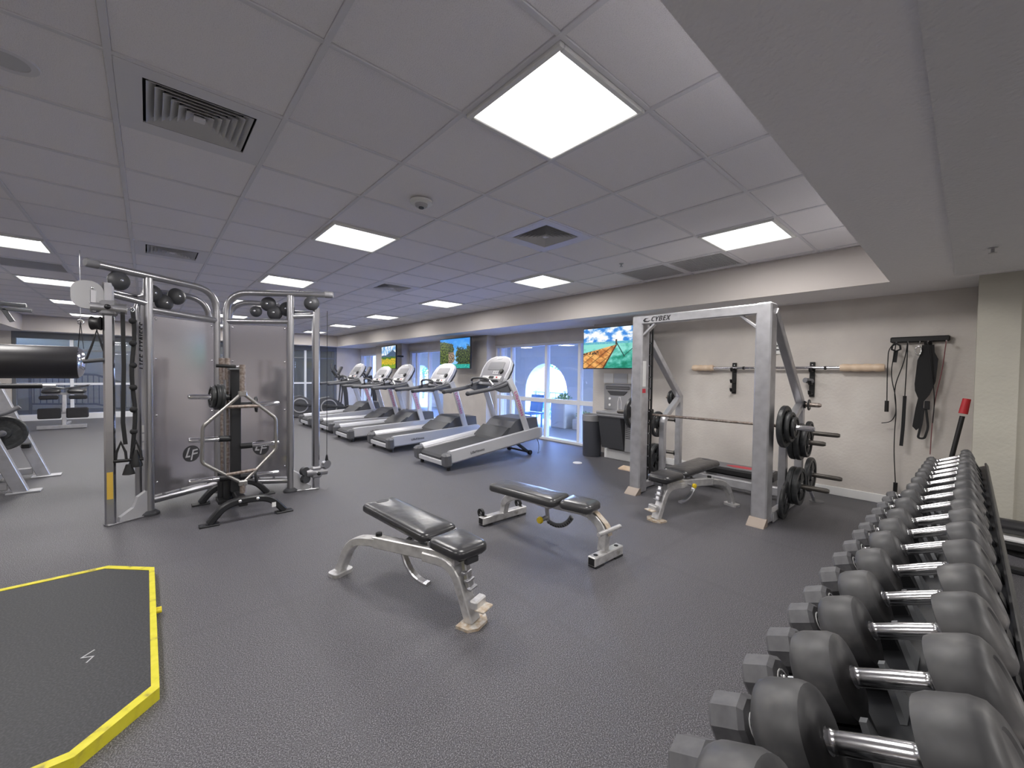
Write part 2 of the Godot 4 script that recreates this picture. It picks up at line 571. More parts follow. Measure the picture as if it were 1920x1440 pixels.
func tv_picture(kind: int) -> ImageTexture:
	# the three pictures on the screens: a wooden boat on a lagoon, sea cliffs, a yellow field below a mountain
	var w := 288
	var h := 162
	var im := Image.create(w, h, false, Image.FORMAT_RGB8)
	var n := FastNoiseLite.new(); n.seed = 5 + kind; n.frequency = 0.018; n.fractal_octaves = 4
	var f := FastNoiseLite.new(); f.seed = 15 + kind; f.frequency = 0.08; f.fractal_octaves = 3
	for y in h:
		for x in w:
			var u := float(x) / w
			var v := float(y) / h
			var a := n.get_noise_2d(x, y * 1.6)
			var b := f.get_noise_2d(x, y)
			var c: Color
			if kind == 0:
				if v < 0.34:
					c = g8(40, 130, 220).lerp(g8(248, 250, 255), clampf(0.8 + a * 2.2 - absf(v - 0.16) * 1.0, 0, 1))
				elif v < 0.40: c = g8(70, 170, 200).lerp(g8(120, 190, 205), clampf(b + 0.5, 0, 1))
				else: c = g8(140, 224, 212).lerp(g8(10, 128, 102), clampf((v - 0.42) * 1.6 + a * 0.9 - absf(u - 0.72) * 0.9 + 0.1, 0, 1))
				if v > 0.33 and v < 0.37 and u > 0.8: c = g8(52, 96, 70)
				var top := 0.62 - u * 0.36
				var edge := 0.56 - (v - 0.4) * 0.36
				if v > top and u < edge and v > 0.36:
					var pl := (u - 0.54) * 0.64 + (v - 0.36) * 0.5
					c = g8(246, 184, 104).lerp(g8(176, 100, 44), clampf(0.3 + a * 1.1 + b * 0.25, 0, 1))
					if fposmod(pl * 11.0, 1.0) < 0.16: c = c.darkened(0.35)
					if fposmod((v - u) * 5.0, 1.0) < 0.06: c = g8(120, 70, 34)
					if absf(u - edge) < 0.025: c = g8(92, 50, 24)
					if u < 0.26 and v < 0.66 and b > 0.12: c = g8(60, 46, 34)
				if absf(u - (0.54 + (v - 0.38) * 0.36)) < 0.008 and v > 0.38 and v < 0.72: c = g8(20, 70, 66)
				if absf(u - (0.8 - (v - 0.5) * 0.72)) < 0.008 and v > 0.48 and v < 0.72: c = g8(30, 84, 78)
				if absf(u - 0.535) < 0.012 and v > 0.3 and v < 0.42: c = g8(60, 42, 30)
			elif kind == 1:
				c = g8(30, 140, 236).lerp(g8(150, 206, 250), clampf(v * 1.3 + a * 0.4, 0, 1))
				var left := 0.5 - absf(v - 0.42) * 0.16 + a * 0.12
				var right := 0.56 - a * 0.1
				var hi := 0.30 + absf(u - 0.62) * 0.25 - (0.14 if u > 0.9 else 0.0) + b * 0.1
				if (u < left and v > 0.08 + u * u * 0.5 + b * 0.06) or (u > right and v > hi):
					c = g8(18, 34, 18).lerp(g8(112, 130, 52), clampf(0.25 + b * 1.3 + (0.3 if u < 0.3 else 0.0), 0, 1))
					if u > 0.3 and u < left and v > 0.45: c = g8(176, 150, 124).lerp(g8(70, 64, 56), clampf(b * 2 + 0.4, 0, 1))
				if v > 0.86: c = g8(60, 196, 176).lerp(g8(12, 120, 120), clampf(b + 0.4, 0, 1))
			else:
				c = g8(112, 170, 226).lerp(g8(244, 246, 250), clampf(0.6 + a * 2.2, 0, 1))
				if v > 0.40 - clampf((u - 0.35) * 0.5, 0, 0.22) + clampf((u - 0.8) * 0.6, 0, 1) + b * 0.03: c = g8(50, 74, 110).lerp(g8(84, 110, 132), clampf(b + 0.5, 0, 1))
				if v > 0.47 + a * 0.05: c = g8(86, 130, 52).lerp(g8(40, 86, 36), clampf(b * 2 + 0.5, 0, 1))
				if v > 0.56 + a * 0.08: c = g8(236, 196, 30).lerp(g8(140, 150, 30), clampf(b * 2 + 0.35, 0, 1))
				if v > 0.82 + a * 0.1: c = g8(86, 140, 34).lerp(g8(150, 176, 40), clampf(b * 2 + 0.5, 0, 1))
			im.set_pixel(x, y, c)
	return ImageTexture.create_from_image(im)

func ceiling_light(j: int, i: int, label: String):
	var x0 := GX + T * j
	var z1 := GZ - T * i
	var c := Vector3(x0 + T / 2, CEIL, z1 - T / 2)
	var t := thing("ceiling_light", label, "ceiling light", c, "square light panels in the tile ceiling")
	var w := T / 2 - 0.014
	var inn := T / 2 - 0.042
	for s: int in [-1, 1]:
		put(t, "frame_bar", B.new().cbox(Vector3(s * (w + inn) / 2, 0.0, 0), Vector3(w - inn, 0.03, w * 2), 0.004).done(), M.plastic_white)
		put(t, "frame_bar", B.new().cbox(Vector3(0, 0.0, s * (w + inn) / 2), Vector3(inn * 2, 0.03, w - inn), 0.004).done(), M.plastic_white)
	put(t, "light_diffuser", B.new().box(Vector3(0, 0.004, 0), Vector3(inn * 2, 0.012, inn * 2)).done(), M.lamp_glow)
	put(t, "housing", B.new().box(Vector3(0, 0.03, 0), Vector3(w * 2, 0.03, w * 2)).done(), M.plastic_white)
	var l := AreaLight3D.new()
	l.name = "panel_light"
	l.area_size = Vector2(inn * 2, inn * 2)
	l.light_energy = LAMP_ENERGY
	l.light_color = LAMP_COLOR
	l.shadow_enabled = true
	l.area_range = 30.0
	l.area_attenuation = 2.0
	t.add_child(l)
	l.position = Vector3(0, -0.018, 0)
	l.rotation_degrees = Vector3(-90, 0, 0)

func added_back_light(c: Vector3, label: String):  # unseen panel added to brighten the near lowered ceiling
	var t := thing("added_fill_panel", label, "ceiling light", c, "added light panels behind the camera")
	put(t, "casing", B.new().cbox(Vector3(0, -0.02, 0), Vector3(0.62, 0.04, 0.62), 0.006).done(), M.plastic_white)
	put(t, "light_diffuser", B.new().box(Vector3(0, -0.042, 0), Vector3(0.58, 0.006, 0.58)).done(), M.lamp_glow)
	var l := AreaLight3D.new()
	l.name = "panel_light"
	l.area_size = Vector2(0.58, 0.58)
	l.light_energy = LAMP_ENERGY
	l.light_color = LAMP_COLOR
	l.shadow_enabled = true
	l.area_range = 30.0
	l.area_attenuation = 2.0
	t.add_child(l)
	l.position = Vector3(0, -0.052, 0)
	l.rotation_degrees = Vector3(-90, 0, 0)

func diffuser(j: int, i: int, label: String):
	var c := Vector3(GX + T * (j + 0.5), CEIL, GZ - T * (i + 0.5))
	var t := thing("air_diffuser", label, "air vent", c, "square louvred air diffusers in the tile ceiling")
	var o := T / 2 - 0.014
	var ring := func(a: float, ya: float, b: float, yb: float, th: float) -> B:
		# a square skirt from half-width a at height ya to half-width b at yb
		var bb := B.new()
		var p := PackedVector2Array([Vector2(0, 0), Vector2(0, th)])
		for k in 4:
			var rot := Basis(Vector3.UP, PI / 2 * k)
			var v := [Vector3(a, ya, -a), Vector3(a, ya, a), Vector3(b, yb, b), Vector3(b, yb, -b)]
			var lo := []
			for q_ in v: lo.append(rot * q_)
			var hi := []
			for q_ in lo: hi.append(q_ + Vector3(0, th, 0))
			bb.q(lo[0], lo[1], lo[2], lo[3]); bb.q(hi[3], hi[2], hi[1], hi[0])
			bb.q(lo[1], lo[0], hi[0], hi[1]); bb.q(lo[3], lo[2], hi[2], hi[3])
		return bb
	put(t, "frame", ring.call(o, 0.0, 0.225, 0.004, 0.008).done(), M.grid_metal)
	for k in 6:
		var r := 0.213 - 0.031 * k
		put(t, "louver", ring.call(r, 0.002, r - 0.036, 0.034, 0.003).done(), M.grille_grey)
	put(t, "core", B.new().cbox(Vector3(0, 0.006, 0), Vector3(0.05, 0.012, 0.05), 0.003).done(), M.grid_metal)
	put(t, "plenum", B.new().box(Vector3(0, 0.055, 0), Vector3(o * 2, 0.02, o * 2)).done(), M.duct_dark)

func return_grille(j: int, i: int, label: String):
	var c := Vector3(GX + T * (j + 0.5), CEIL, GZ - T * (i + 0.5))
	var t := thing("return_grille", label, "air vent", c, "flat grey return air grilles in the tile ceiling")
	var o := T / 2 - 0.014
	for s: int in [-1, 1]:
		put(t, "frame_bar", B.new().cbox(Vector3(s * (o - 0.012), 0.004, 0), Vector3(0.024, 0.012, o * 2), 0.003).done(), M.grid_metal)
		put(t, "frame_bar", B.new().cbox(Vector3(0, 0.004, s * (o - 0.012)), Vector3(o * 2 - 0.048, 0.012, 0.024), 0.003).done(), M.grid_metal)
	for k in 24:
		put(t, "blade", B.new().box(Vector3(0, 0.012, -o + 0.036 + (o * 2 - 0.072) * k / 23.0), Vector3(o * 2 - 0.05, 0.016, 0.006)).done() if k == 0 else blade_mesh(o, k), M.grille_grey)
	put(t, "plenum", B.new().box(Vector3(0, 0.045, 0), Vector3(o * 2, 0.02, o * 2)).done(), M.duct_dark)

func blade_mesh(o: float, k: int) -> Mesh:
	return B.new().box(Vector3(0, 0.012, -o + 0.036 + (o * 2 - 0.072) * k / 23.0), Vector3(o * 2 - 0.05, 0.016, 0.006)).done()

func room():
	shell("floor", span(-4.3, 6.75, -0.12, 0, FARZ - 4.2, 3.2), M.rubber_floor)
	# ceiling: slab, grid, one mesh for each tile
	var ceil_ := setting("ceiling")
	put(ceil_, "slab", span(-4.4, 6.75, CEIL + 0.14, CEIL + 0.34, FARZ - 0.1, 3.3).done(), M.soffit_paint)
	var used := {}
	for u in LIGHT_CELLS: used[[u[0], u[1]]] = true
	for u in VENT_CELLS: used[[u[0], u[1]]] = true
	var whole := B.new().cbox(Vector3.ZERO, Vector3(T - 0.026, 0.016, T - 0.026), 0.003).done()
	for j in range(-4, 9):
		for i in range(-1, 23):
			if used.has([j, i]): continue
			var x0 := maxf(GX + T * j + 0.013, RX0)
			var x1 := minf(GX + T * (j + 1) - 0.013, RX1)
			var z0 := minf(GZ - T * i - 0.013, RZ0)
			var z1 := maxf(GZ - T * (i + 1) + 0.013, RZ1)
			if x1 - x0 < 0.03 or z0 - z1 < 0.03: continue
			var full := x1 - x0 > T - 0.03 and z0 - z1 > T - 0.03
			var k := absi(j * 7 + i * 3 + j * i) % 3
			var tm: Mesh = whole if full else B.new().cbox(Vector3.ZERO, Vector3(x1 - x0, 0.016, z0 - z1), 0.003).done()
			put(ceil_, "ceiling_tile", tm, M["tile_%d" % k], Vector3((x0 + x1) / 2, CEIL + 0.014 + (0.002 if k == 1 else 0.0), (z0 + z1) / 2))
	for j in range(-3, 9):
		var x := GX + T * j
		put(ceil_, "grid_runner", span(x - 0.013, x + 0.013, CEIL, CEIL + 0.03, RZ1, RZ0, 0.002).done(), M.grid_metal)
	for i in range(0, 23):
		var z := GZ - T * i
		put(ceil_, "cross_tee", span(RX0, RX1, CEIL + 0.001, CEIL + 0.028, z - 0.0125, z + 0.0125, 0.002).done(), M.grid_metal)
	# lowered edges round the recess
	shell("trim_1", span(RX1, 6.75, SOFF, CEIL + 0.14, FARZ - 0.1, 3.3), M.soffit_paint)
	shell("trim_2", span(-4.4, RX1, SOFF, CEIL + 0.14, -0.11, RZ0), M.soffit_paint)
	shell("trim_3", span(-4.4, RX1, SOFF - 0.012, CEIL + 0.14, 3.3, -0.11), M.shaded_soffit)  # near slab of the soffit, its dimness painted in
	shell("trim_4", span(-4.4, RX0, SOFF, CEIL + 0.14, RZ0, FARZ - 0.1), M.soffit_paint)
	shell("trim_5", span(RX0, RX1, SOFF, CEIL + 0.14, RZ1, FARZ - 0.1), M.soffit_paint)
	# painted fascia boards round the recess
	shell("trim_7", span(RX1 - 0.012, RX1, SOFF, CEIL, RZ1, RZ0), M.fascia_paint)
	shell("trim_8", span(RX0, RX1, SOFF, CEIL, RZ1, RZ1 + 0.012), M.fascia_paint)
	shell("trim_9", span(RX0, RX0 + 0.012, SOFF, CEIL, RZ1, RZ0), M.fascia_paint)
	# right (window) wall
	shell("wall_right", span(6.15, 6.75, 0, SOFF, -4.64, 0.03), M.wall_paint)
	shell("wall_column", span(5.5, 6.75, 0, SOFF, 0.03, 0.275), M.column_paint)
	shell("wall_side", span(5.56, 6.75, 0, SOFF, 0.275, 3.2), M.column_paint)
	shell("wall_pier", span(6.1, 6.75, 0, SOFF, -9.7, -7.77), M.wall_paint)
	shell("wall_pier", span(6.1, 6.75, 0, SOFF, -14.2, -12.2), M.wall_paint)
	for w in [[-4.64, -7.77], [-9.7, -12.2], [-14.2, FARZ]]:
		shell("wall_lintel", span(6.36, 6.75, 2.08, SOFF, w[1], w[0]), M.wall_paint)
	shell("baseboard_right", span(6.132, 6.15, 0, 0.1, -3.7, 0.03, 0.004), M.trim_white)
	shell("baseboard_column", span(5.482, 5.5, 0, 0.1, 0.012, 0.275, 0.004), M.trim_white)
	shell("baseboard_side", span(5.545, 5.56, 0, 0.1, 0.275, 3.2, 0.004), M.trim_white)
	shell("baseboard_pier", span(6.082, 6.1, 0, 0.1, -9.7, -7.77, 0.004), M.trim_white)
	shell("wall_left", span(-4.4, -4.2, 0, SOFF, FARZ - 4.2, 3.2), M.wall_paint)
	shell("wall_back", span(-4.4, 6.75, 0, SOFF, 3.2, 3.4), M.wall_paint)
	# windows
	window(1, -4.64, -7.77, [-5.17, -6.08, -7.2, -7.6])
	window(2, -9.7, -12.2, [-10.1, -11.0, -11.75, -12.08])
	window(3, -14.2, FARZ, [-14.6, -15.4, -16.05])
	far_wall()

func window(n: int, z0: float, z1: float, mull: Array):
	var w := setting("window_%d" % n)
	var x := 6.44
	var tall := 2.08
	put(w, "sill", span(x - 0.09, x + 0.08, 0, 0.05, z1, z0, 0.004).done(), M.frame_white)
	put(w, "head", span(x - 0.06, x + 0.06, tall - 0.06, tall, z1, z0, 0.004).done(), M.frame_white)
	put(w, "transom", span(x - 0.05, x + 0.05, 0.79, 0.88, z1, z0, 0.004).done(), M.frame_white)
	var at := [z0 - 0.03] + mull + [z1 + 0.03]
	for z in at:
		put(w, "mullion", span(x - 0.055, x + 0.055, 0.05, tall - 0.06, z - 0.032, z + 0.032, 0.004).done(), M.frame_white)
	for k in at.size() - 1:
		for v in [[0.05, 0.79], [0.88, tall - 0.06]]:
			if at[k] - at[k + 1] < 0.09: continue
			put(w, "pane", span(x - 0.004, x + 0.004, v[0], v[1], at[k + 1] + 0.032, at[k] - 0.032).done(), M.glass)

func far_wall():
	shell("wall_far", span(-4.2, -2.6, 0, SOFF, FARZ - 0.2, FARZ), M.wall_paint)
	shell("wall_far_end", span(5.45, 6.36, 0, SOFF, FARZ - 0.2, FARZ), M.wall_paint)
	var w := setting("window_4")
	var xs := [-2.56, -1.55, -0.55, 0.5, 1.6, 2.7, 3.72, 4.33, 4.82, 5.4]
	put(w, "head", span(-2.6, 5.45, 2.16, SOFF, FARZ - 0.1, FARZ, 0.004).done(), M.frame_grey)
	put(w, "curb", span(-2.6, 3.7, 0, 0.16, FARZ - 0.1, FARZ + 0.04, 0.004).done(), M.frame_white)
	put(w, "curb", span(3.7, 5.45, 0, 0.06, FARZ - 0.1, FARZ + 0.02, 0.004).done(), M.frame_grey)
	for k in xs.size():
		var white: bool = k == 7 or k == 1
		put(w, "mullion", span(xs[k] - 0.035, xs[k] + 0.035, 0.06, 2.16, FARZ - 0.08, FARZ + 0.01, 0.004).done(), M.frame_white if white else M.frame_grey)
	for k in xs.size() - 1:
		var a: float = xs[k] + 0.035
		var b: float = xs[k + 1] - 0.035
		put(w, "rail", span(a, b, 0.93, 0.99, FARZ - 0.06, FARZ - 0.01, 0.003).done(), M.frame_white)
		put(w, "transom", span(a, b, 1.86, 1.91, FARZ - 0.06, FARZ - 0.01, 0.003).done(), M.frame_grey)
		for v in [[0.06, 0.93], [0.99, 1.86], [1.91, 2.16]]:
			put(w, "pane", span(a, b, v[0], v[1], FARZ - 0.038, FARZ - 0.03).done(), M.glass_tint)
	# stair lobby behind the glass
	shell("wall_lobby", span(-4.4, 6.75, 0, 3.0, FARZ - 4.3, FARZ - 4.1), M.lobby_paint)
	shell("wall_lobby_end", span(6.6, 6.75, 0, 3.0, FARZ - 4.2, FARZ), M.lobby_paint)
	shell("ceiling_lobby", span(-4.4, 6.75, 2.7, 2.9, FARZ - 4.3, FARZ - 0.2), M.soffit_paint)
	var r := thing("stair_railing", "grey metal stair railing with thin balusters behind the far glass wall", "railing", Vector3(-0.8, 0, FARZ - 1.6))
	put(r, "handrail", B.new().beam([Vector3(-1.7, 1.25, 0), Vector3(-0.4, 1.2, 0), Vector3(1.6, 0.35, 0)], 0.05, 0.06).done(), M.rack_grey)
	put(r, "bottom_rail", B.new().beam([Vector3(-1.7, 0.35, 0), Vector3(-0.4, 0.3, 0), Vector3(0.4, 0.03, 0)], 0.04, 0.05).done(), M.rack_grey)
	for k in 26:
		var x := -1.65 + 0.12 * k
		var hi := 1.22 if x < -0.4 else 1.18 - (x + 0.4) * 0.425
		var lo := 0.33 if x < -0.4 else maxf(0.0, 0.28 - (x + 0.4) * 0.34)
		put(r, "baluster", B.new().box(Vector3(x, (hi + lo) / 2, 0), Vector3(0.02, hi - lo, 0.02)).done(), M.rack_grey)
	put(r, "newel_post", B.new().cbox(Vector3(-1.72, 0.65, 0), Vector3(0.06, 1.3, 0.06), 0.004).done(), M.rack_grey)
	put(r, "end_post", B.new().cbox(Vector3(1.6, 0.19, 0), Vector3(0.05, 0.38, 0.05), 0.004).done(), M.rack_grey)
	var lamp := thing("lobby_ceiling_light", "pale square ceiling lamp of the stair lobby behind the glass", "ceiling light", Vector3(0.8, 2.66, FARZ - 2.2))
	put(lamp, "light_diffuser", B.new().box(Vector3(0, 0.005, 0), Vector3(0.6, 0.03, 0.6)).done(), M.lamp_glow)
	put(lamp, "frame", B.new().cbox(Vector3(0, 0.03, 0), Vector3(0.68, 0.03, 0.68), 0.004).done(), M.plastic_white)
	var l := AreaLight3D.new()
	l.name = "panel_light"
	l.area_size = Vector2(0.6, 0.6)
	l.light_energy = 3.0
	l.light_color = Color(1.0, 0.95, 0.82)
	l.shadow_enabled = true
	l.area_range = 30.0
	l.area_attenuation = 2.0
	lamp.add_child(l)
	l.position = Vector3(0, -0.02, 0)
	l.rotation_degrees = Vector3(-90, 0, 0)

func leaf_blob(center: Vector3, r: Vector3, count: int, seed_: int, size: float) -> B:
	# many small leaf blades scattered in an ellipsoid
	var rng := RandomNumberGenerator.new()
	rng.seed = seed_
	var b := B.new()
	for k in count:
		var d := Vector3(rng.randfn(), rng.randfn(), rng.randfn()).normalized()
		var p := center + d * r * pow(rng.randf(), 0.35)
		var a := Vector3(rng.randfn(), rng.randfn(), rng.randfn()).normalized() * size
		var c := d.cross(a).normalized() * size * 0.45
		b.q(p - a, p + c, p + a, p - c)
	return b

func exterior():
	mat("stucco", g8(206, 204, 200), 0.9)
	mat("paving", g8(146, 142, 136), 0.85)
	mat("roof_tile", g8(170, 104, 86), 0.8)
	mat("pool_water", g8(60, 150, 200), 0.05)
	mat("leaf", g8(88, 132, 70), 0.7, 0.0, {"backlight_enabled": true, "backlight": Color(0.2, 0.3, 0.1), "cull_mode": BaseMaterial3D.CULL_DISABLED})
	mat("bark", g8(120, 104, 88), 0.9)
	mat("terracotta", g8(196, 190, 180), 0.8)
	mat("chair_blue", g8(64, 130, 196), 0.5)
	shell("floor_terrace", span(6.75, 9.5, -0.5, -0.04, -24, 3), M.paving)
	shell("floor_step", span(9.5, 11.9, -1.9, -0.3, -70, 20), M.paving)
	shell("floor_court", span(11.9, 60, -2.0, -1.6, -70, 20), M.paving)
	# arcade in front of the windows: outer wall with round-headed openings, roof slab
	var out := PackedVector2Array([Vector2(3, -0.5), Vector2(3, 3.1), Vector2(-26, 3.1), Vector2(-26, -0.5)])
	for c in [-4.8, -8.57, -12.33, -16.1, -19.9]:
		var arch := PackedVector2Array([Vector2(c - 0.87, -0.6), Vector2(c + 0.87, -0.6)])
		for k in 17:
			var a := PI * k / 16.0
			arch.append(Vector2(c + 0.87 * cos(a), 0.86 + 0.87 * sin(a)))
		var res := Geometry2D.clip_polygons(out, arch)
		out = res[0]
	shell("wall_arcade", B.new().prism(Array(out), Vector3(9.0, 0, 0), Vector3(0, 0, 1), Vector3(0, 1, 0), Vector3(0.35, 0, 0)), M.stucco)
	shell("ceiling_arcade", span(6.75, 9.35, 3.0, 3.2, -26, 3), M.stucco)
	# court beyond
	var t := thing("pavilion", "small pavilion with a reddish hipped roof outside the near window", "pavilion", Vector3(20.5, -1.6, -19.3))
	for s in [[-1, -1], [1, -1], [1, 1], [-1, 1]]:
		put(t, "post", B.new().cbox(Vector3(s[0] * 1.7, 1.05, s[1] * 1.7), Vector3(0.22, 2.1, 0.22), 0.01).done(), M.stucco)
	var rf := B.new()
	for k in 4:
		var ro := Basis(Vector3.UP, PI / 2 * k)
		rf.tri(ro * Vector3(-2.4, 2.1, 2.4), ro * Vector3(2.4, 2.1, 2.4), ro * Vector3(0, 3.6, 0))
		rf.tri(ro * Vector3(2.4, 2.1, 2.4), ro * Vector3(-2.4, 2.1, 2.4), ro * Vector3(0, 2.1, 0))
	put(t, "roof", rf.done(), M.roof_tile)
	put(t, "fascia", B.new().cbox(Vector3(0, 2.04, 0), Vector3(4.6, 0.14, 4.6), 0.01).done(), M.stucco)
	t = thing("swimming_pool", "blue swimming pool in the sunny court outside", "pool", Vector3(15.2, -1.6, -14.6))
	put(t, "water", B.new().box(Vector3(0, 0.02, 0), Vector3(4.5, 0.03, 7.0)).done(), M.pool_water)
	for s: int in [-1, 1]:
		put(t, "coping", B.new().cbox(Vector3(s * 2.35, 0.03, 0), Vector3(0.3, 0.1, 7.6), 0.01).done(), M.stucco)
		put(t, "coping", B.new().cbox(Vector3(0, 0.03, s * 3.65), Vector3(4.4, 0.1, 0.3), 0.01).done(), M.stucco)
	var trees := [[26.0, -22.6, 4.8, "taller leafy tree right of the pavilion roof outside"], [28.0, -28.0, 5.6, "tall leafy tree behind the pavilion outside"], [23.5, -25.0, 4.4, "small leafy tree left of the pavilion outside"], [24.0, -42.5, 5.2, "leafy tree outside the middle window"]]
	for k in trees.size():
		var d: Array = trees[k]
		t = thing("court_tree", d[3], "tree", Vector3(d[0], -1.6, d[1]), "trees in the court outside")
		put(t, "trunk", B.new().tube([Vector3(0, 0, 0), Vector3(0.1, d[2] * 0.3, 0.05), Vector3(0, d[2] * 0.62, 0)], 0.14, 9).done(), M.bark)
		put(t, "crown", leaf_blob(Vector3(0, d[2] * 0.72, 0), Vector3(1.7, d[2] * 0.3, 1.7), 900, 50 + k, 0.17).done(), M.leaf).set_meta("kind", "stuff")
	# terrace pieces seen through the near window
	for k in 3:
		var at := Vector3([8.45, 8.5, 8.4][k], -0.04, [-7.35, -6.7, -11.6][k])
		t = thing("terrace_planter", ["square grey planter outside, right of the arch", "low planter with white flowers outside at the bottom of the right pane", "planter outside the middle window"][k], "planter", at, "planters on the terrace")
		var hgt: float = [0.72, 0.28, 0.5][k]
		var wd: float = [0.5, 0.42, 0.45][k]
		put(t, "pot", B.new().cbox(Vector3(0, hgt / 2, 0), Vector3(wd, hgt, wd), 0.02).done(), M.terracotta)
		put(t, "foliage", leaf_blob(Vector3(0, hgt + 0.08, 0), Vector3(wd * 0.5, 0.14, wd * 0.5), 160, 80 + k, 0.05).done(), M.leaf).set_meta("kind", "stuff")
	for k in 4:
		var at := Vector3([7.6, 10.3, 10.7, 10.4][k], [-0.04, -0.3, -0.3, -0.3][k], [-7.75, -9.5, -10.6, -11.6][k])
		t = thing("patio_chair", ["blue patio chair just outside the near window", "blue patio chair beyond the arch, nearest", "blue patio chair beyond the arch, middle one", "blue patio chair beyond the arch, by the pool"][k], "chair", at, "blue patio chairs")
		put(t, "seat", B.new().cbox(Vector3(0, 0.4, 0), Vector3(0.48, 0.04, 0.48), 0.01).done(), M.chair_blue)
		put(t, "backrest", B.new().cbox(Vector3(0.22, 0.66, 0), Vector3(0.04, 0.46, 0.46), 0.01, Basis(Vector3(0, 0, 1), -0.15)).done(), M.chair_blue)
		for s in [[-1, -1], [1, -1], [1, 1], [-1, 1]]:
			put(t, "leg", B.new().cbox(Vector3(s[0] * 0.2, 0.19, s[1] * 0.2), Vector3(0.035, 0.38, 0.035), 0.004).done(), M.chair_blue)
	t = thing("pool_fence", "thin metal fence in the court outside", "fence", Vector3(11.5, -0.3, -11.6))
	put(t, "rail", B.new().beam([Vector3(0, 1.0, -3), Vector3(0, 1.0, 3)], 0.04, 0.04).done(), M.frame_grey)
	put(t, "rail", B.new().beam([Vector3(0, 0.15, -3), Vector3(0, 0.15, 3)], 0.04, 0.04).done(), M.frame_grey)
	for k in 21:
		put(t, "picket", B.new().box(Vector3(0, 0.5, -3 + 0.3 * k), Vector3(0.025, 1.0, 0.025)).done(), M.frame_grey)

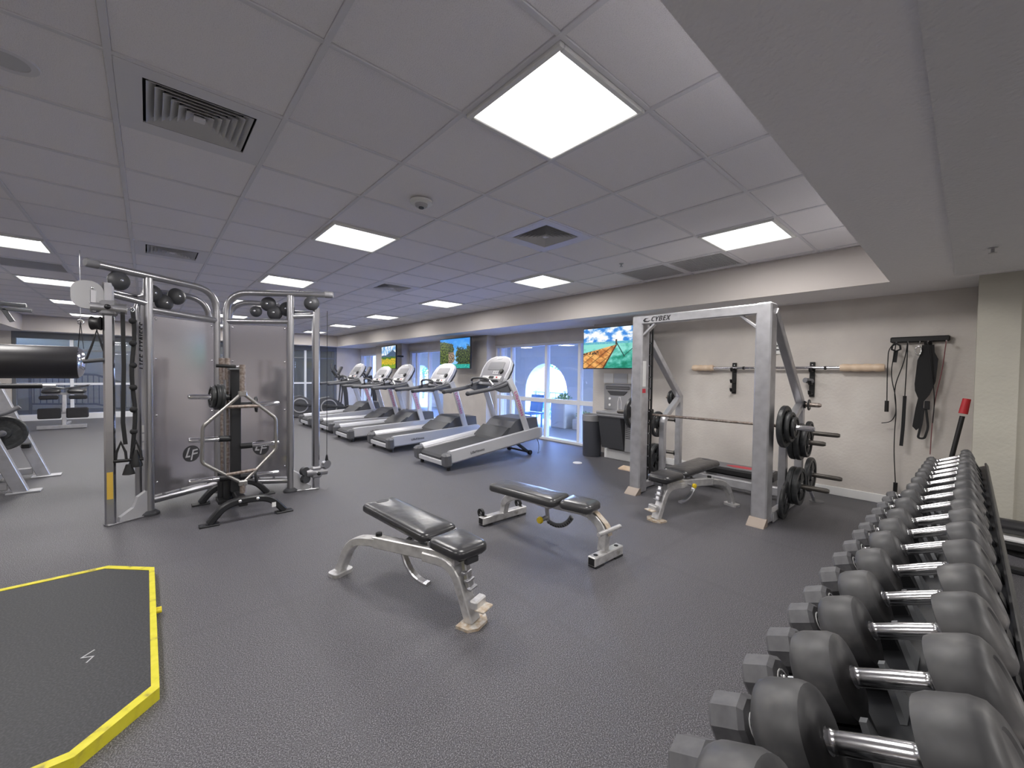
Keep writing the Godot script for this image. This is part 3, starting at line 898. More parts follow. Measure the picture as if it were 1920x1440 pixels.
func treadmill(at: Vector3, incline: float, label: String, cord: bool):
	# local: x from the rear end to the front, z across; the deck turns about its rear end
	var t := thing("treadmill", label, "treadmill", at, "treadmills in a row facing the windows")
	var R := Basis(Vector3(0, 0, 1), incline)
	var piv := Vector3(0, 0.1, 0)
	var f := func(p: Vector3) -> Vector3: return piv + R * (p - piv)
	var dk := Transform3D(R, piv - R * piv)
	var dp := func(called: String, b: B, m: Material, label_ := "") -> MeshInstance3D:
		var o := put(t, called, b.done(), m, Vector3.ZERO, label_)
		o.transform = dk
		return o
	dp.call("deck", span(0.05, 1.9, 0.1, 0.19, -0.33, 0.33, 0.01), M.gun_grey)
	dp.call("running_belt", B.new().sweep(PackedVector2Array([Vector2(-0.28, -0.004), Vector2(0.28, -0.004), Vector2(0.28, 0.004), Vector2(-0.28, 0.004)]), [Vector3(0.03, 0.13, 0), Vector3(0.02, 0.17, 0), Vector3(0.06, 0.2, 0), Vector3(1.3, 0.2, 0)], Vector3(-1, 1, 0), false), M.belt)
	for s: int in [-1, 1]:
		# side cover: rounded extrusion
		var sec := PackedVector2Array([Vector2(-0.055, 0.095), Vector2(-0.05, -0.07), Vector2(-0.02, -0.095), Vector2(0.03, -0.09), Vector2(0.062, -0.05), Vector2(0.072, 0.01), Vector2(0.062, 0.06), Vector2(0.035, 0.09), Vector2(0.0, 0.1)])
		if s < 0:
			for k in sec.size(): sec[k].x = -sec[k].x
			sec.reverse()
		var b := B.new()
		b.sweep(sec, [Vector3(0.1, 0.175, s * 0.395), Vector3(1.9, 0.175, s * 0.395), Vector3(1.96, 0.175, s * 0.395), Vector3(2.0, 0.175, s * 0.392)], Vector3.UP, false, false, [1.0, 1.0, 0.88, 0.5])
		dp.call("side_cover", b, M.tread_silver)
		dp.call("foot_rail", span(0.1, 1.55, 0.2, 0.222, s * 0.285, s * 0.36, 0.004), M.plastic_light)
		dp.call("end_cap", B.new().cbox(Vector3(0.045, 0.15, s * 0.4), Vector3(0.12, 0.2, 0.15), 0.03), M.gun_grey)
		lettering(t, "side_lettering", "LifeFitness", 0.05, dk * Vector3(0.55, 0.175, s * 0.4685), R * Vector3(s, 0, 0), R * Vector3.UP, M.print_dark)
		# uprights lean back to the console
		var up := B.new()
		up.beam([Vector3(1.66, 0.22, s * 0.40), Vector3(1.44, 0.98, s * 0.385), Vector3(1.36, 1.16, s * 0.37)], 0.035, 0.115, Vector3(1, 0.3, 0), 0.012)
		dp.call("upright", up, M.tread_silver)
		var d := Vector3(-0.22, 0.76, -0.015 * s).normalized()
		lettering(t, "upright_lettering", "LifeFitness", 0.085, dk * Vector3(1.5, 0.74, s * 0.4118), R * (-d * s if s > 0 else d), R * (Vector3(1, 0.29, 0).normalized() * (1 if s > 0 else 1)), M.pink_print)
		# handrail
		var hr := B.new()
		hr.tube(fil([Vector3(0.56, 1.035, s * 0.33), Vector3(0.95, 1.045, s * 0.335), Vector3(1.2, 1.06, s * 0.345), Vector3(1.4, 1.12, s * 0.35)], 0.1), 0.034, 12, Vector3(0, 1, 0.1), false, [])
		dp.call("handrail", hr, M.gun_grey)
		dp.call("handrail_cap", B.new().ball(Vector3(0.555, 1.035, s * 0.33), 0.036, 12, 8), M.plastic_dark)
		dp.call("bracket", B.new().prism([Vector2(1.02, 1.085), Vector2(1.44, 1.16), Vector2(1.46, 1.02), Vector2(1.36, 0.94), Vector2(1.22, 0.96), Vector2(1.06, 1.04)], Vector3(0, 0, s * 0.33 - 0.035), Vector3.RIGHT, Vector3.UP, Vector3(0, 0, 0.07)), M.gun_grey)
	# rear cover strip
	dp.call("rear_cover", span(0.0, 0.05, 0.07, 0.14, -0.33, 0.33, 0.006), M.tread_silver)
	# motor hood
	var hood := B.new()
	hood.prism([Vector2(1.16, 0.2), Vector2(1.22, 0.26), Vector2(1.46, 0.44), Vector2(1.56, 0.465), Vector2(1.97, 0.43), Vector2(1.99, 0.2)], Vector3(0, 0, -0.33), Vector3.RIGHT, Vector3.UP, Vector3(0, 0, 0.66))
	dp.call("motor_hood", hood, M.gun_grey)
	dp.call("hood_lip", B.new().prism([Vector2(1.06, 0.205), Vector2(1.09, 0.24), Vector2(1.3, 0.37), Vector2(1.34, 0.36), Vector2(1.24, 0.24), Vector2(1.22, 0.205)], Vector3(0, 0, -0.34), Vector3.RIGHT, Vector3.UP, Vector3(0, 0, 0.68)), M.plastic_dark)
	# grip bar between the handrails
	dp.call("grip_bar", B.new().tube(fil([Vector3(1.1, 1.07, -0.3), Vector3(1.04, 1.2, -0.22), Vector3(1.04, 1.22, 0), Vector3(1.04, 1.2, 0.22), Vector3(1.1, 1.07, 0.3)], 0.1), 0.019, 10), M.plastic_dark)
	for s: int in [-1, 1]:
		dp.call("pulse_sensor", B.new().tube([Vector3(1.085, 1.1, s * 0.29), Vector3(1.055, 1.17, s * 0.235)], 0.0215, 10), M.chrome)
	# console: tilted panel with a rounded top
	var cn := Vector3(-0.82, 0.57, 0).normalized()
	var cu := Vector3(0.57, 0.82, 0).normalized()
	var co := Vector3(1.36, 1.27, 0)
	var cr := Vector3(0, 0, -1)
	var shape := [Vector2(-0.3, -0.22), Vector2(0.3, -0.22), Vector2(0.34, -0.1), Vector2(0.36, 0.06), Vector2(0.33, 0.2), Vector2(0.25, 0.275), Vector2(0.12, 0.31), Vector2(-0.12, 0.31), Vector2(-0.25, 0.275), Vector2(-0.33, 0.2), Vector2(-0.36, 0.06), Vector2(-0.34, -0.1)]
	var con := dp.call("console", B.new().prism(shape, co - cn * 0.05, cr, cu, cn * 0.05), M.tread_silver) as MeshInstance3D
	put(con, "console_back", B.new().prism(shape.map(func(v): return v * 0.97), co - cn * 0.09, cr, cu, cn * 0.045).done(), M.plastic_dark)
	put(con, "face_panel", B.new().prism(shape.map(func(v): return v * 0.9 + Vector2(0, 0.02)), co, cr, cu, cn * 0.006).done(), M.tread_face)
	put(con, "display", B.new().prism(rrect(0.4, 0.15, 0.03), co + cu * 0.12 + cn * 0.006, cr, cu, cn * 0.004).done(), M.plastic_grey)
	put(con, "logo_badge", B.new().prism(rrect(0.14, 0.03, 0.012), co + cu * 0.27 + cn * 0.006, cr, cu, cn * 0.004).done(), M.print_white)
	for k in 6:
		put(con, "button", B.new().prism(disc(0.012, 12), co + cr * (-0.1 + 0.05 * (k % 3)) + cu * (-0.02 + 0.035 * floorf(k / 3.0)) + cn * 0.006, cr, cu, cn * 0.005).done(), M.print_white)
	put(con, "fan_dial", B.new().lathe([Vector2(0, 0), Vector2(0.045, 0), Vector2(0.04, 0.03), Vector2(0, 0.034)], co - cr * 0.2 + cu * 0.01 + cn * 0.004, cn, 18).done(), M.plastic_black)
	put(con, "start_pad", B.new().prism(rrect(0.5, 0.06, 0.02), co - cu * 0.1 + cn * 0.006, cr, cu, cn * 0.005).done(), M.plastic_white)
	put(con, "stop_button", B.new().prism(rrect(0.12, 0.045, 0.015), co - cu * 0.1 + cn * 0.011, cr, cu, cn * 0.006).done(), M.plastic_black)
	put(con, "stop_tab", B.new().prism(disc(0.014, 12), co - cu * 0.1 - cr * 0.14 + cn * 0.011, cr, cu, cn * 0.01).done(), M.red_rubber)
	put(con, "tray", B.new().cbox(co - cu * 0.17 + cn * 0.03, Vector3(0.07, 0.03, 0.44), 0.008, Basis(cn, cu, cn.cross(cu))).done(), M.gun_grey)
	for s: int in [-1, 1]:
		put(con, "cup_holder", B.new().prism(disc(0.055, 20).map(func(v): return Vector2(v.x * 0.7, v.y)), co - cu * 0.13 + cr * s * 0.28 + cn * 0.004, cr, cu, cn * 0.008).done(), M.plastic_grey)
	# lift frame and its feet on the floor
	var front := f.call(Vector3(1.45, 0.12, 0)) as Vector3
	for s: int in [-1, 1]:
		put(t, "lift_arm", B.new().beam([front + Vector3(0, 0, s * 0.24), Vector3(1.8, 0.05, s * 0.24)], 0.04, 0.05).done(), M.plastic_dark)
		put(t, "wheel", B.new().lathe([Vector2(0, -0.02), Vector2(0.04, -0.02), Vector2(0.04, 0.02), Vector2(0, 0.02)], Vector3(1.82, 0.04, s * 0.27), Vector3(0, 0, 1), 16).done(), M.plastic_black)
		put(t, "rear_foot", B.new().cyl(Vector3(0.09, 0, s * 0.38), Vector3(0.09, 0.07, s * 0.38), 0.03, 12).done(), M.plastic_black)
	put(t, "lift_axle", B.new().cyl(Vector3(1.8, 0.05, -0.3), Vector3(1.8, 0.05, 0.3), 0.018, 10).done(), M.plastic_dark)
	if cord:
		put(t, "power_cord", B.new().tube(fil([f.call(Vector3(1.93, 0.12, 0.3)), Vector3(1.98, 0.2, 0.33), Vector3(1.95, 0.07, 0.36), Vector3(1.88, 0.03, 0.4), Vector3(1.98, 0.05, 0.36)], 0.08), 0.006, 6).done(), M.plastic_black)

func treadmills():
	mat("tread_silver", g8(206, 207, 212), 0.38, 0.25)
	mat("tread_face", g8(150, 149, 154), 0.32)
	treadmill(Vector3(3.13, 0, -5.33), 0.116, "nearest treadmill, silver with grey hood and dark handrails, front raised on its lift", true)
	treadmill(Vector3(3.1, 0, -7.1), 0.045, "second treadmill from the near end of the row", false)
	treadmill(Vector3(2.95, 0, -8.55), 0.04, "third treadmill from the near end of the row", false)
	treadmill(Vector3(3.03, 0, -9.93), 0.015, "fourth treadmill from the near end, half hidden by the third", false)
	treadmill(Vector3(2.95, 0, -11.2), 0.07, "farthest treadmill in the row, beside the elliptical trainers", false)

func pulley(t: Node3D, at: Vector3, ax: Vector3, r := 0.075):
	var n := wput(t, "pulley", B.new().lathe([Vector2(0, -0.05), Vector2(r * 0.5, -0.046), Vector2(r * 0.85, -0.028), Vector2(r, 0), Vector2(r * 0.85, 0.028), Vector2(r * 0.5, 0.046), Vector2(0, 0.05)], at, ax, 22), M.plastic_dark)
	var b := B.new()
	b.dome(at + ax.normalized() * 0.046, ax, 0.014, 0.008, 10, 3)
	wput(n, "bolt", b, M.chrome)

func trainer():
	# cable tower: two shrouded weight stacks set in a V, each with a sliding pulley column in front
	mat("stack_dark", g8(70, 70, 74), 0.5, 0.3)
	var base := Vector3(0.61, 0, -5.45)
	var t := thing("cable_tower", "tall silver cable machine with two smoky panels and sliding pulley columns", "cable machine", base)
	for s: int in [-1, 1]:
		var cx := 0.615
		var at := func(x: float, y: float, z: float) -> Vector3: return Vector3(cx + s * x, y, z)
		var O: Vector3 = at.call(0.61, 0, -5.21)
		var C: Vector3 = at.call(0.045, 0, -5.555)
		var E: Vector3 = at.call(0.975, 2.29, -4.99)
		var along := (C - O).normalized()
		var nrm := Vector3.UP.cross(along).normalized()
		if nrm.z < 0: nrm = -nrm   # points to the camera side
		var up := Vector3.UP
		# bent main tube: from the front tip over the outer post and down the inner corner
		wput(t, "bent_tube", B.new().tube(fil([E, Vector3(C.x, 2.27, C.z), Vector3(C.x, 0.03, C.z)], 0.24, 8), 0.034, 14, nrm), M.satin_steel)
		wput(t, "tube_cap", B.new().lathe([Vector2(0, 0), Vector2(0.037, 0), Vector2(0.037, 0.07), Vector2(0.03, 0.085), Vector2(0, 0.09)], E + along * 0.05, -along, 16), M.plastic_grey)
		wput(t, "outer_post", B.new().cyl(O + up * 0.01, O + up * 2.26, 0.036, 16), M.satin_steel)
		wput(t, "post_foot", B.new().lathe([Vector2(0, 0), Vector2(0.075, 0), Vector2(0.075, 0.02), Vector2(0.045, 0.045), Vector2(0, 0.045)], O, up, 20), M.plastic_dark)
		wput(t, "mid_bar", B.new().cyl(O + up * 1.965, C + up * 1.945, 0.031, 12), M.satin_steel)
		wput(t, "bottom_bar", B.new().cyl(O + up * 0.13, C + up * 0.13, 0.031, 12), M.satin_steel)
		# rear frame
		var back: Vector3 = Vector3(s * 0.08, 0, -0.36)
		wput(t, "rear_tube", B.new().tube(fil([O + back + up * 0.03, O + back + up * 2.2, C + back * 0.6 + up * 2.2, C + back * 0.6 + up * 0.03], 0.24, 8), 0.03, 12, nrm), M.satin_steel)
		wput(t, "rear_bar", B.new().cyl(O + back + up * 1.9, C + back * 0.6 + up * 1.9, 0.026, 10), M.satin_steel)
		wput(t, "link_bar", B.new().cyl(O + up * 2.1, O + back + up * 2.1, 0.028, 10), M.satin_steel)
		wput(t, "base_bar", B.new().cyl(O + up * 0.1, O + back + up * 0.1, 0.028, 10), M.satin_steel)
		# web plate with lettering between the two posts
		var wm: Vector3 = O + back * 0.45
		wput(t, "web_plate", B.new().beam([wm + up * 0.05, wm + up * 2.14], 0.02, 0.09, -back.normalized(), 0.004), M.silver_paint)
		# panels, weight stack and guide rods behind them
		var L := O.distance_to(C)
		var pc := (O + C) / 2 + up * 1.045
		var bs := Basis(along, up, along.cross(up))
		wput(t, "smoky_panel", B.new().cbox(pc, Vector3(L - 0.07, 1.73, 0.012), 0.003, bs), M.panel_smoke)
		var sc := pc - nrm * 0.2
		wput(t, "weight_stack", B.new().cbox(Vector3(sc.x, 0.55, sc.z), Vector3(0.3, 0.8, 0.14), 0.006, bs), M.stack_dark)
		for r in [-0.08, 0.08]:
			wput(t, "guide_rod", B.new().cyl(Vector3(sc.x, 0.1, sc.z) + along * r, Vector3(sc.x, 1.9, sc.z) + along * r, 0.013, 10), M.chrome)
		wput(t, "stack_head", B.new().cbox(Vector3(sc.x, 1.8, sc.z), Vector3(0.26, 0.12, 0.12), 0.01, bs), M.stack_dark)
		for v in [0.3, 0.95, 1.5, 1.88]:
			for e: int in [-1, 1]:
				var p: Vector3 = pc + along * e * (L / 2 - 0.06)
				wput(t, "panel_bolt", B.new().dome(Vector3(p.x, v, p.z) + nrm * 0.006, nrm, 0.011, 0.008, 10, 3), M.chrome)
		# round emblem near the foot of each panel
		var em: Vector3 = Vector3(pc.x, 0.52, pc.z) + nrm * 0.0065 + along * (0.05 if s < 0 else -0.02)
		var rx := along if s < 0 else -along
		var emb := wput(t, "emblem", B.new().prism(disc(0.085, 28), em, rx, up, nrm * 0.002), M.print_dark)
		wput(emb, "emblem_stroke", B.new().prism([Vector2(-0.062, -0.034), Vector2(-0.016, -0.034), Vector2(-0.012, -0.018), Vector2(-0.042, -0.018), Vector2(-0.014, 0.066), Vector2(-0.032, 0.062)], em + nrm * 0.002, rx, up, nrm * 0.001), M.plastic_light)
		wput(emb, "emblem_stroke", B.new().prism([Vector2(-0.01, -0.068), Vector2(0.004, -0.068), Vector2(0.014, -0.014), Vector2(0.06, -0.01), Vector2(0.064, 0.004), Vector2(0.018, 0.002), Vector2(0.024, 0.024), Vector2(0.066, 0.028), Vector2(0.06, 0.042), Vector2(0.012, 0.038)], em + nrm * 0.002, rx, up, nrm * 0.001), M.plastic_light)
		# pulley column
		var P: Vector3 = at.call(0.872, 0, -5.08 if s < 0 else -5.17)
		wput(t, "pulley_column", B.new().beam([P + up * 0.01, P + up * 2.15], 0.075, 0.075, Vector3(0, 0, 1), 0.014), M.brushed_chrome)
		wput(t, "column_arm", B.new().cyl(P + up * 2.06, O + up * 2.02, 0.03, 12), M.satin_steel)
		wput(t, "column_arm", B.new().cyl(P + up * 2.09 + Vector3(0, 0, -0.03), O + back + up * 2.12, 0.022, 10), M.satin_steel)
		wput(t, "floor_plate", B.new().beam([P + Vector3(s * 0.03, 0.008, 0.03), O + up * 0.008], 0.07, 0.014, up, 0.003), M.satin_steel)
		var kn := (O - P)
		var kl := kn.length()
		wput(t, "foot_shroud", B.new().prism([Vector2(0.05, 0.0), Vector2(0.06, 0.05), Vector2(0.14 * kl / 0.26, 0.11), Vector2(0.17 * kl / 0.26, 0.2), Vector2(kl - 0.02, 0.25), Vector2(kl - 0.02, 0.0)], P - nrm * 0.02, kn.normalized(), up, nrm * 0.04), M.plastic_light)
		# sliding carriage: high on the left, low on the right
		var cy: float = 1.93 if s < 0 else 0.2
		var K := P + up * cy
		wput(t, "carriage", B.new().cbox(K, Vector3(0.12, 0.14, 0.11), 0.02), M.satin_steel if s > 0 else M.plastic_grey)
		wput(t, "carriage_sleeve", B.new().cyl(K + Vector3(-0.11, 0, 0.02), K + Vector3(0.12, 0, 0.02), 0.045, 14), M.satin_steel)
		wput(t, "pull_pin", B.new().cyl(K + Vector3(0, 0.0, 0.05), K + Vector3(0, 0.0, 0.12), 0.016, 10), M.chrome)
		wput(t, "pin_knob", B.new().ball(K + Vector3(0, 0, 0.13), 0.022, 12, 8), M.plastic_black)
		if s < 0:
			wput(t, "pulley_cover", B.new().prism(rrect(0.2, 0.24, 0.09, 7), K + Vector3(-0.125, 0.1, -0.01), Vector3.RIGHT, up, Vector3(0, 0, 0.05)), M.cover_grey)
			for v in [[-0.17, 0.16], [-0.18, 0.03]]:
				wput(t, "cover_bolt", B.new().dome(K + Vector3(v[0] + 0.075, v[1], 0.04), Vector3(0, 0, 1), 0.012, 0.008, 10, 3), M.chrome)
			wput(t, "swivel_fork", B.new().cbox(K + Vector3(-0.09, 0.05, 0.02), Vector3(0.05, 0.2, 0.05), 0.01), M.satin_steel)
			wput(t, "swivel_pulley", B.new().lathe([Vector2(0, -0.03), Vector2(0.06, -0.03), Vector2(0.05, 0), Vector2(0.06, 0.03), Vector2(0, 0.03)], K + Vector3(-0.075, -0.14, 0.02), Vector3(1, 0, 0.3), 18), M.plastic_black)
		else:
			for v in [[-0.13, 0.03], [-0.12, -0.06], [0.11, 0.08]]:
				wput(t, "swivel_pulley", B.new().lathe([Vector2(0, -0.025), Vector2(0.05, -0.025), Vector2(0.04, 0), Vector2(0.05, 0.025), Vector2(0, 0.025)], K + Vector3(v[0], v[1], 0.03), Vector3(0.4, 0, 1), 16), M.plastic_dark if v[0] < 0 else M.satin_steel)
			wput(t, "cable", B.new().cyl(K + Vector3(0.12, 0.12, 0.02), Vector3(K.x + 0.12, 2.12, K.z + 0.03), 0.0035, 6), M.plastic_black)
			wput(t, "cable_stop", B.new().lathe([Vector2(0, 0), Vector2(0.014, 0.0), Vector2(0.02, 0.04), Vector2(0.012, 0.1), Vector2(0, 0.13)], K + Vector3(0.12, 0.08, 0.02), up, 12), M.plastic_black)
		# top pulleys
		pulley(t, E + along * 0.2 + up * -0.105, nrm, 0.085)
		var tp := func(d: float, y: float) -> Vector3: return O + along * d + up * y - nrm * 0.1
		if s < 0:
			for v in [[0.1, 2.14], [0.2, 2.065], [0.32, 2.15]]: pulley(t, tp.call(v[0], v[1]), nrm, 0.085)
		else:
			for v in [[0.07, 2.12], [0.2, 2.07], [0.27, 2.17], [0.4, 2.08]]: pulley(t, tp.call(v[0], v[1]), nrm, 0.085 if v[0] < 0.35 else 0.065)
	# stickers and lettering
	lettering(t, "tower_lettering", "LIFE FITNESS", 0.075, Vector3(-0.03, 1.62, -5.37) + Vector3(-0.004, 0, 0.013) - base, Vector3(0, 1, 0), Vector3(-1, 0, 0.1).normalized(), M.print_dark, true)
	wput(t, "warning_sticker", B.new().box(Vector3(-0.258, 0.36, -5.041), Vector3(0.04, 0.24, 0.002)), M.sticker_yellow)
	for k in 3:
		wput(t, "label_sticker", B.new().box(Vector3(-0.026, 0.82 - 0.085 * k, -5.322), Vector3(0.045, 0.07, 0.003), Basis(Vector3.UP, -0.2)), M.print_white)
	# centre coupling between the two towers
	wput(t, "centre_bracket", B.new().cbox(Vector3(0.615, 1.36, -5.57), Vector3(0.12, 0.14, 0.06), 0.008), M.satin_steel)
	wput(t, "centre_strut", B.new().cbox(Vector3(0.615, 0.55, -5.6), Vector3(0.05, 0.7, 0.03), 0.006), M.chrome)
	# hung on the tower
	var h := Vector3(-0.33, 1.79, -5.06)
	var a := thing("stirrup_handle", "black webbing stirrup handle hanging from the tower's left column", "cable handle", h)
	wput(a, "carabiner", B.new().tube([h + Vector3(0, 0, 0), h + Vector3(0.012, -0.03, 0), h + Vector3(0, -0.06, 0), h + Vector3(-0.012, -0.03, 0)], 0.005, 6, Vector3(0, 0, 1), true), M.chrome)
	wput(a, "strap", B.new().tube([h + Vector3(-0.07, -0.33, 0), h + Vector3(-0.03, -0.19, 0), h + Vector3(0, -0.06, 0), h + Vector3(0.03, -0.19, 0), h + Vector3(0.06, -0.31, 0)], 0.008, 6, Vector3(0, 0, 1)), M.webbing)
	wput(a, "grip", B.new().cyl(h + Vector3(-0.085, -0.335, 0), h + Vector3(0.075, -0.31, 0), 0.017, 12), M.plastic_dark)
	var hook := Vector3(-0.1, 1.93, -5.04)
	var r := thing("knotted_rope", "long black knotted rope hanging on the tower beside the left column", "rope", hook)
	var pts := []
	for k in 16: pts.append(hook + Vector3(0.01 * sin(k * 0.7), -0.085 * k, 0.01 * cos(k)))
	wput(r, "rope", B.new().tube(pts, 0.016, 8), M.webbing)
	for k in 6: wput(r, "knot", B.new().ball(hook + Vector3(0.0, -0.1 - 0.2 * k, 0.005), 0.028, 12, 8), M.webbing)
	wput(r, "rope_end", B.new().lathe([Vector2(0, 0), Vector2(0.016, 0), Vector2(0.05, 0.13), Vector2(0.05, 0.15), Vector2(0, 0.15)], hook + Vector3(0.01, -1.27, 0), Vector3.DOWN, 14), M.plastic_black)
	wput(r, "hanger_ring", B.new().tube([Vector3(0, 0.02, 0.02), Vector3(0.02, 0, 0.02), Vector3(0, -0.02, 0.02), Vector3(-0.02, 0, 0.02)].map(func(v): return hook + v), 0.006, 6, Vector3(0, 0, 1), true), M.chrome)
	var hk := Vector3(-0.165, 1.92, -5.03)
	var s2 := thing("suspension_straps", "pair of black suspension straps with foot loops hanging beside the knotted rope", "straps", hk)
	wput(s2, "strap", B.new().beam([hk, hk + Vector3(0.005, -0.5, 0.01), hk + Vector3(-0.005, -1.0, 0.01), hk + Vector3(0.01, -1.2, 0)], 0.03, 0.006, Vector3(0, 0, 1), 0.001), M.webbing)
	for e: int in [-1, 1]:
		var c := hk + Vector3(0.03 + 0.05 * e, -1.27, 0.0)
		wput(s2, "foot_loop", B.new().tube([c + Vector3(0, 0.09, 0), c + Vector3(0.03, 0.0, 0), c + Vector3(0.035, -0.07, 0), c + Vector3(-0.035, -0.07, 0), c + Vector3(-0.03, 0.0, 0)], 0.01, 6, Vector3(0, 0, 1), true), M.webbing)
		wput(s2, "loop_grip", B.new().cyl(c + Vector3(-0.05, -0.075, 0), c + Vector3(0.05, -0.075, 0), 0.015, 10), M.plastic_black)
	wput(s2, "tail", B.new().lathe([Vector2(0, 0), Vector2(0.02, 0), Vector2(0.045, 0.09), Vector2(0, 0.1)], hk + Vector3(0.03, -1.38, 0.01), Vector3.DOWN, 12), M.webbing)

func plate(called: String, label: String, c: Vector3, ax: Vector3, R: float, th: float, holes: bool, group: String) -> Node3D:
	# weight plate: rim, hub and web (three spokes with grip holes, or a full web)
	var t := thing(called, label, "weight plate", c, group)
	var d := ax.normalized()
	var h := th / 2
	put(t, "rim", B.new().lathe([Vector2(R * 0.78, -h * 0.9), Vector2(R * 0.8, -h), Vector2(R * 0.96, -h), Vector2(R, -h * 0.6), Vector2(R, h * 0.6), Vector2(R * 0.96, h), Vector2(R * 0.8, h), Vector2(R * 0.78, h * 0.9), Vector2(R * 0.78, -h * 0.9)], Vector3.ZERO, d, 36).done(), M.plate_rubber)
	var hr := 0.028
	put(t, "hub", B.new().lathe([Vector2(hr, -h), Vector2(R * 0.34, -h), Vector2(R * 0.36, -h * 0.7), Vector2(R * 0.36, h * 0.7), Vector2(R * 0.34, h), Vector2(hr, h), Vector2(hr, -h)], Vector3.ZERO, d, 24).done(), M.plate_rubber)
	put(t, "bore_ring", B.new().lathe([Vector2(hr * 0.9, -h * 1.04), Vector2(hr * 1.25, -h * 1.04), Vector2(hr * 1.25, h * 1.04), Vector2(hr * 0.9, h * 1.04), Vector2(hr * 0.9, -h * 1.04)], Vector3.ZERO, d, 18).done(), M.satin_steel)
	if holes:
		var ref := Vector3.UP if absf(d.y) < 0.9 else Vector3.RIGHT
		var u := ref.cross(d).normalized()
		var w := d.cross(u)
		for k in 3:
			var arc := []
			var a0 := TAU / 3 * k + 0.35
			for i in 7: arc.append(Vector2(cos(a0 + 1.15 * i / 6), sin(a0 + 1.15 * i / 6)) * R * 0.8)
			for i in 7: arc.append(Vector2(cos(a0 + 1.15 * (6 - i) / 6), sin(a0 + 1.15 * (6 - i) / 6)) * R * 0.34)
			put(t, "spoke", B.new().prism(arc, -d * h * 0.6, u, w, d * h * 1.2).done(), M.plate_rubber)
	else:
		put(t, "web", B.new().lathe([Vector2(R * 0.34, -h * 0.5), Vector2(R * 0.8, -h * 0.5), Vector2(R * 0.8, h * 0.5), Vector2(R * 0.34, h * 0.5), Vector2(R * 0.34, -h * 0.5)], Vector3.ZERO, d, 28).done(), M.plate_rubber)
	return t

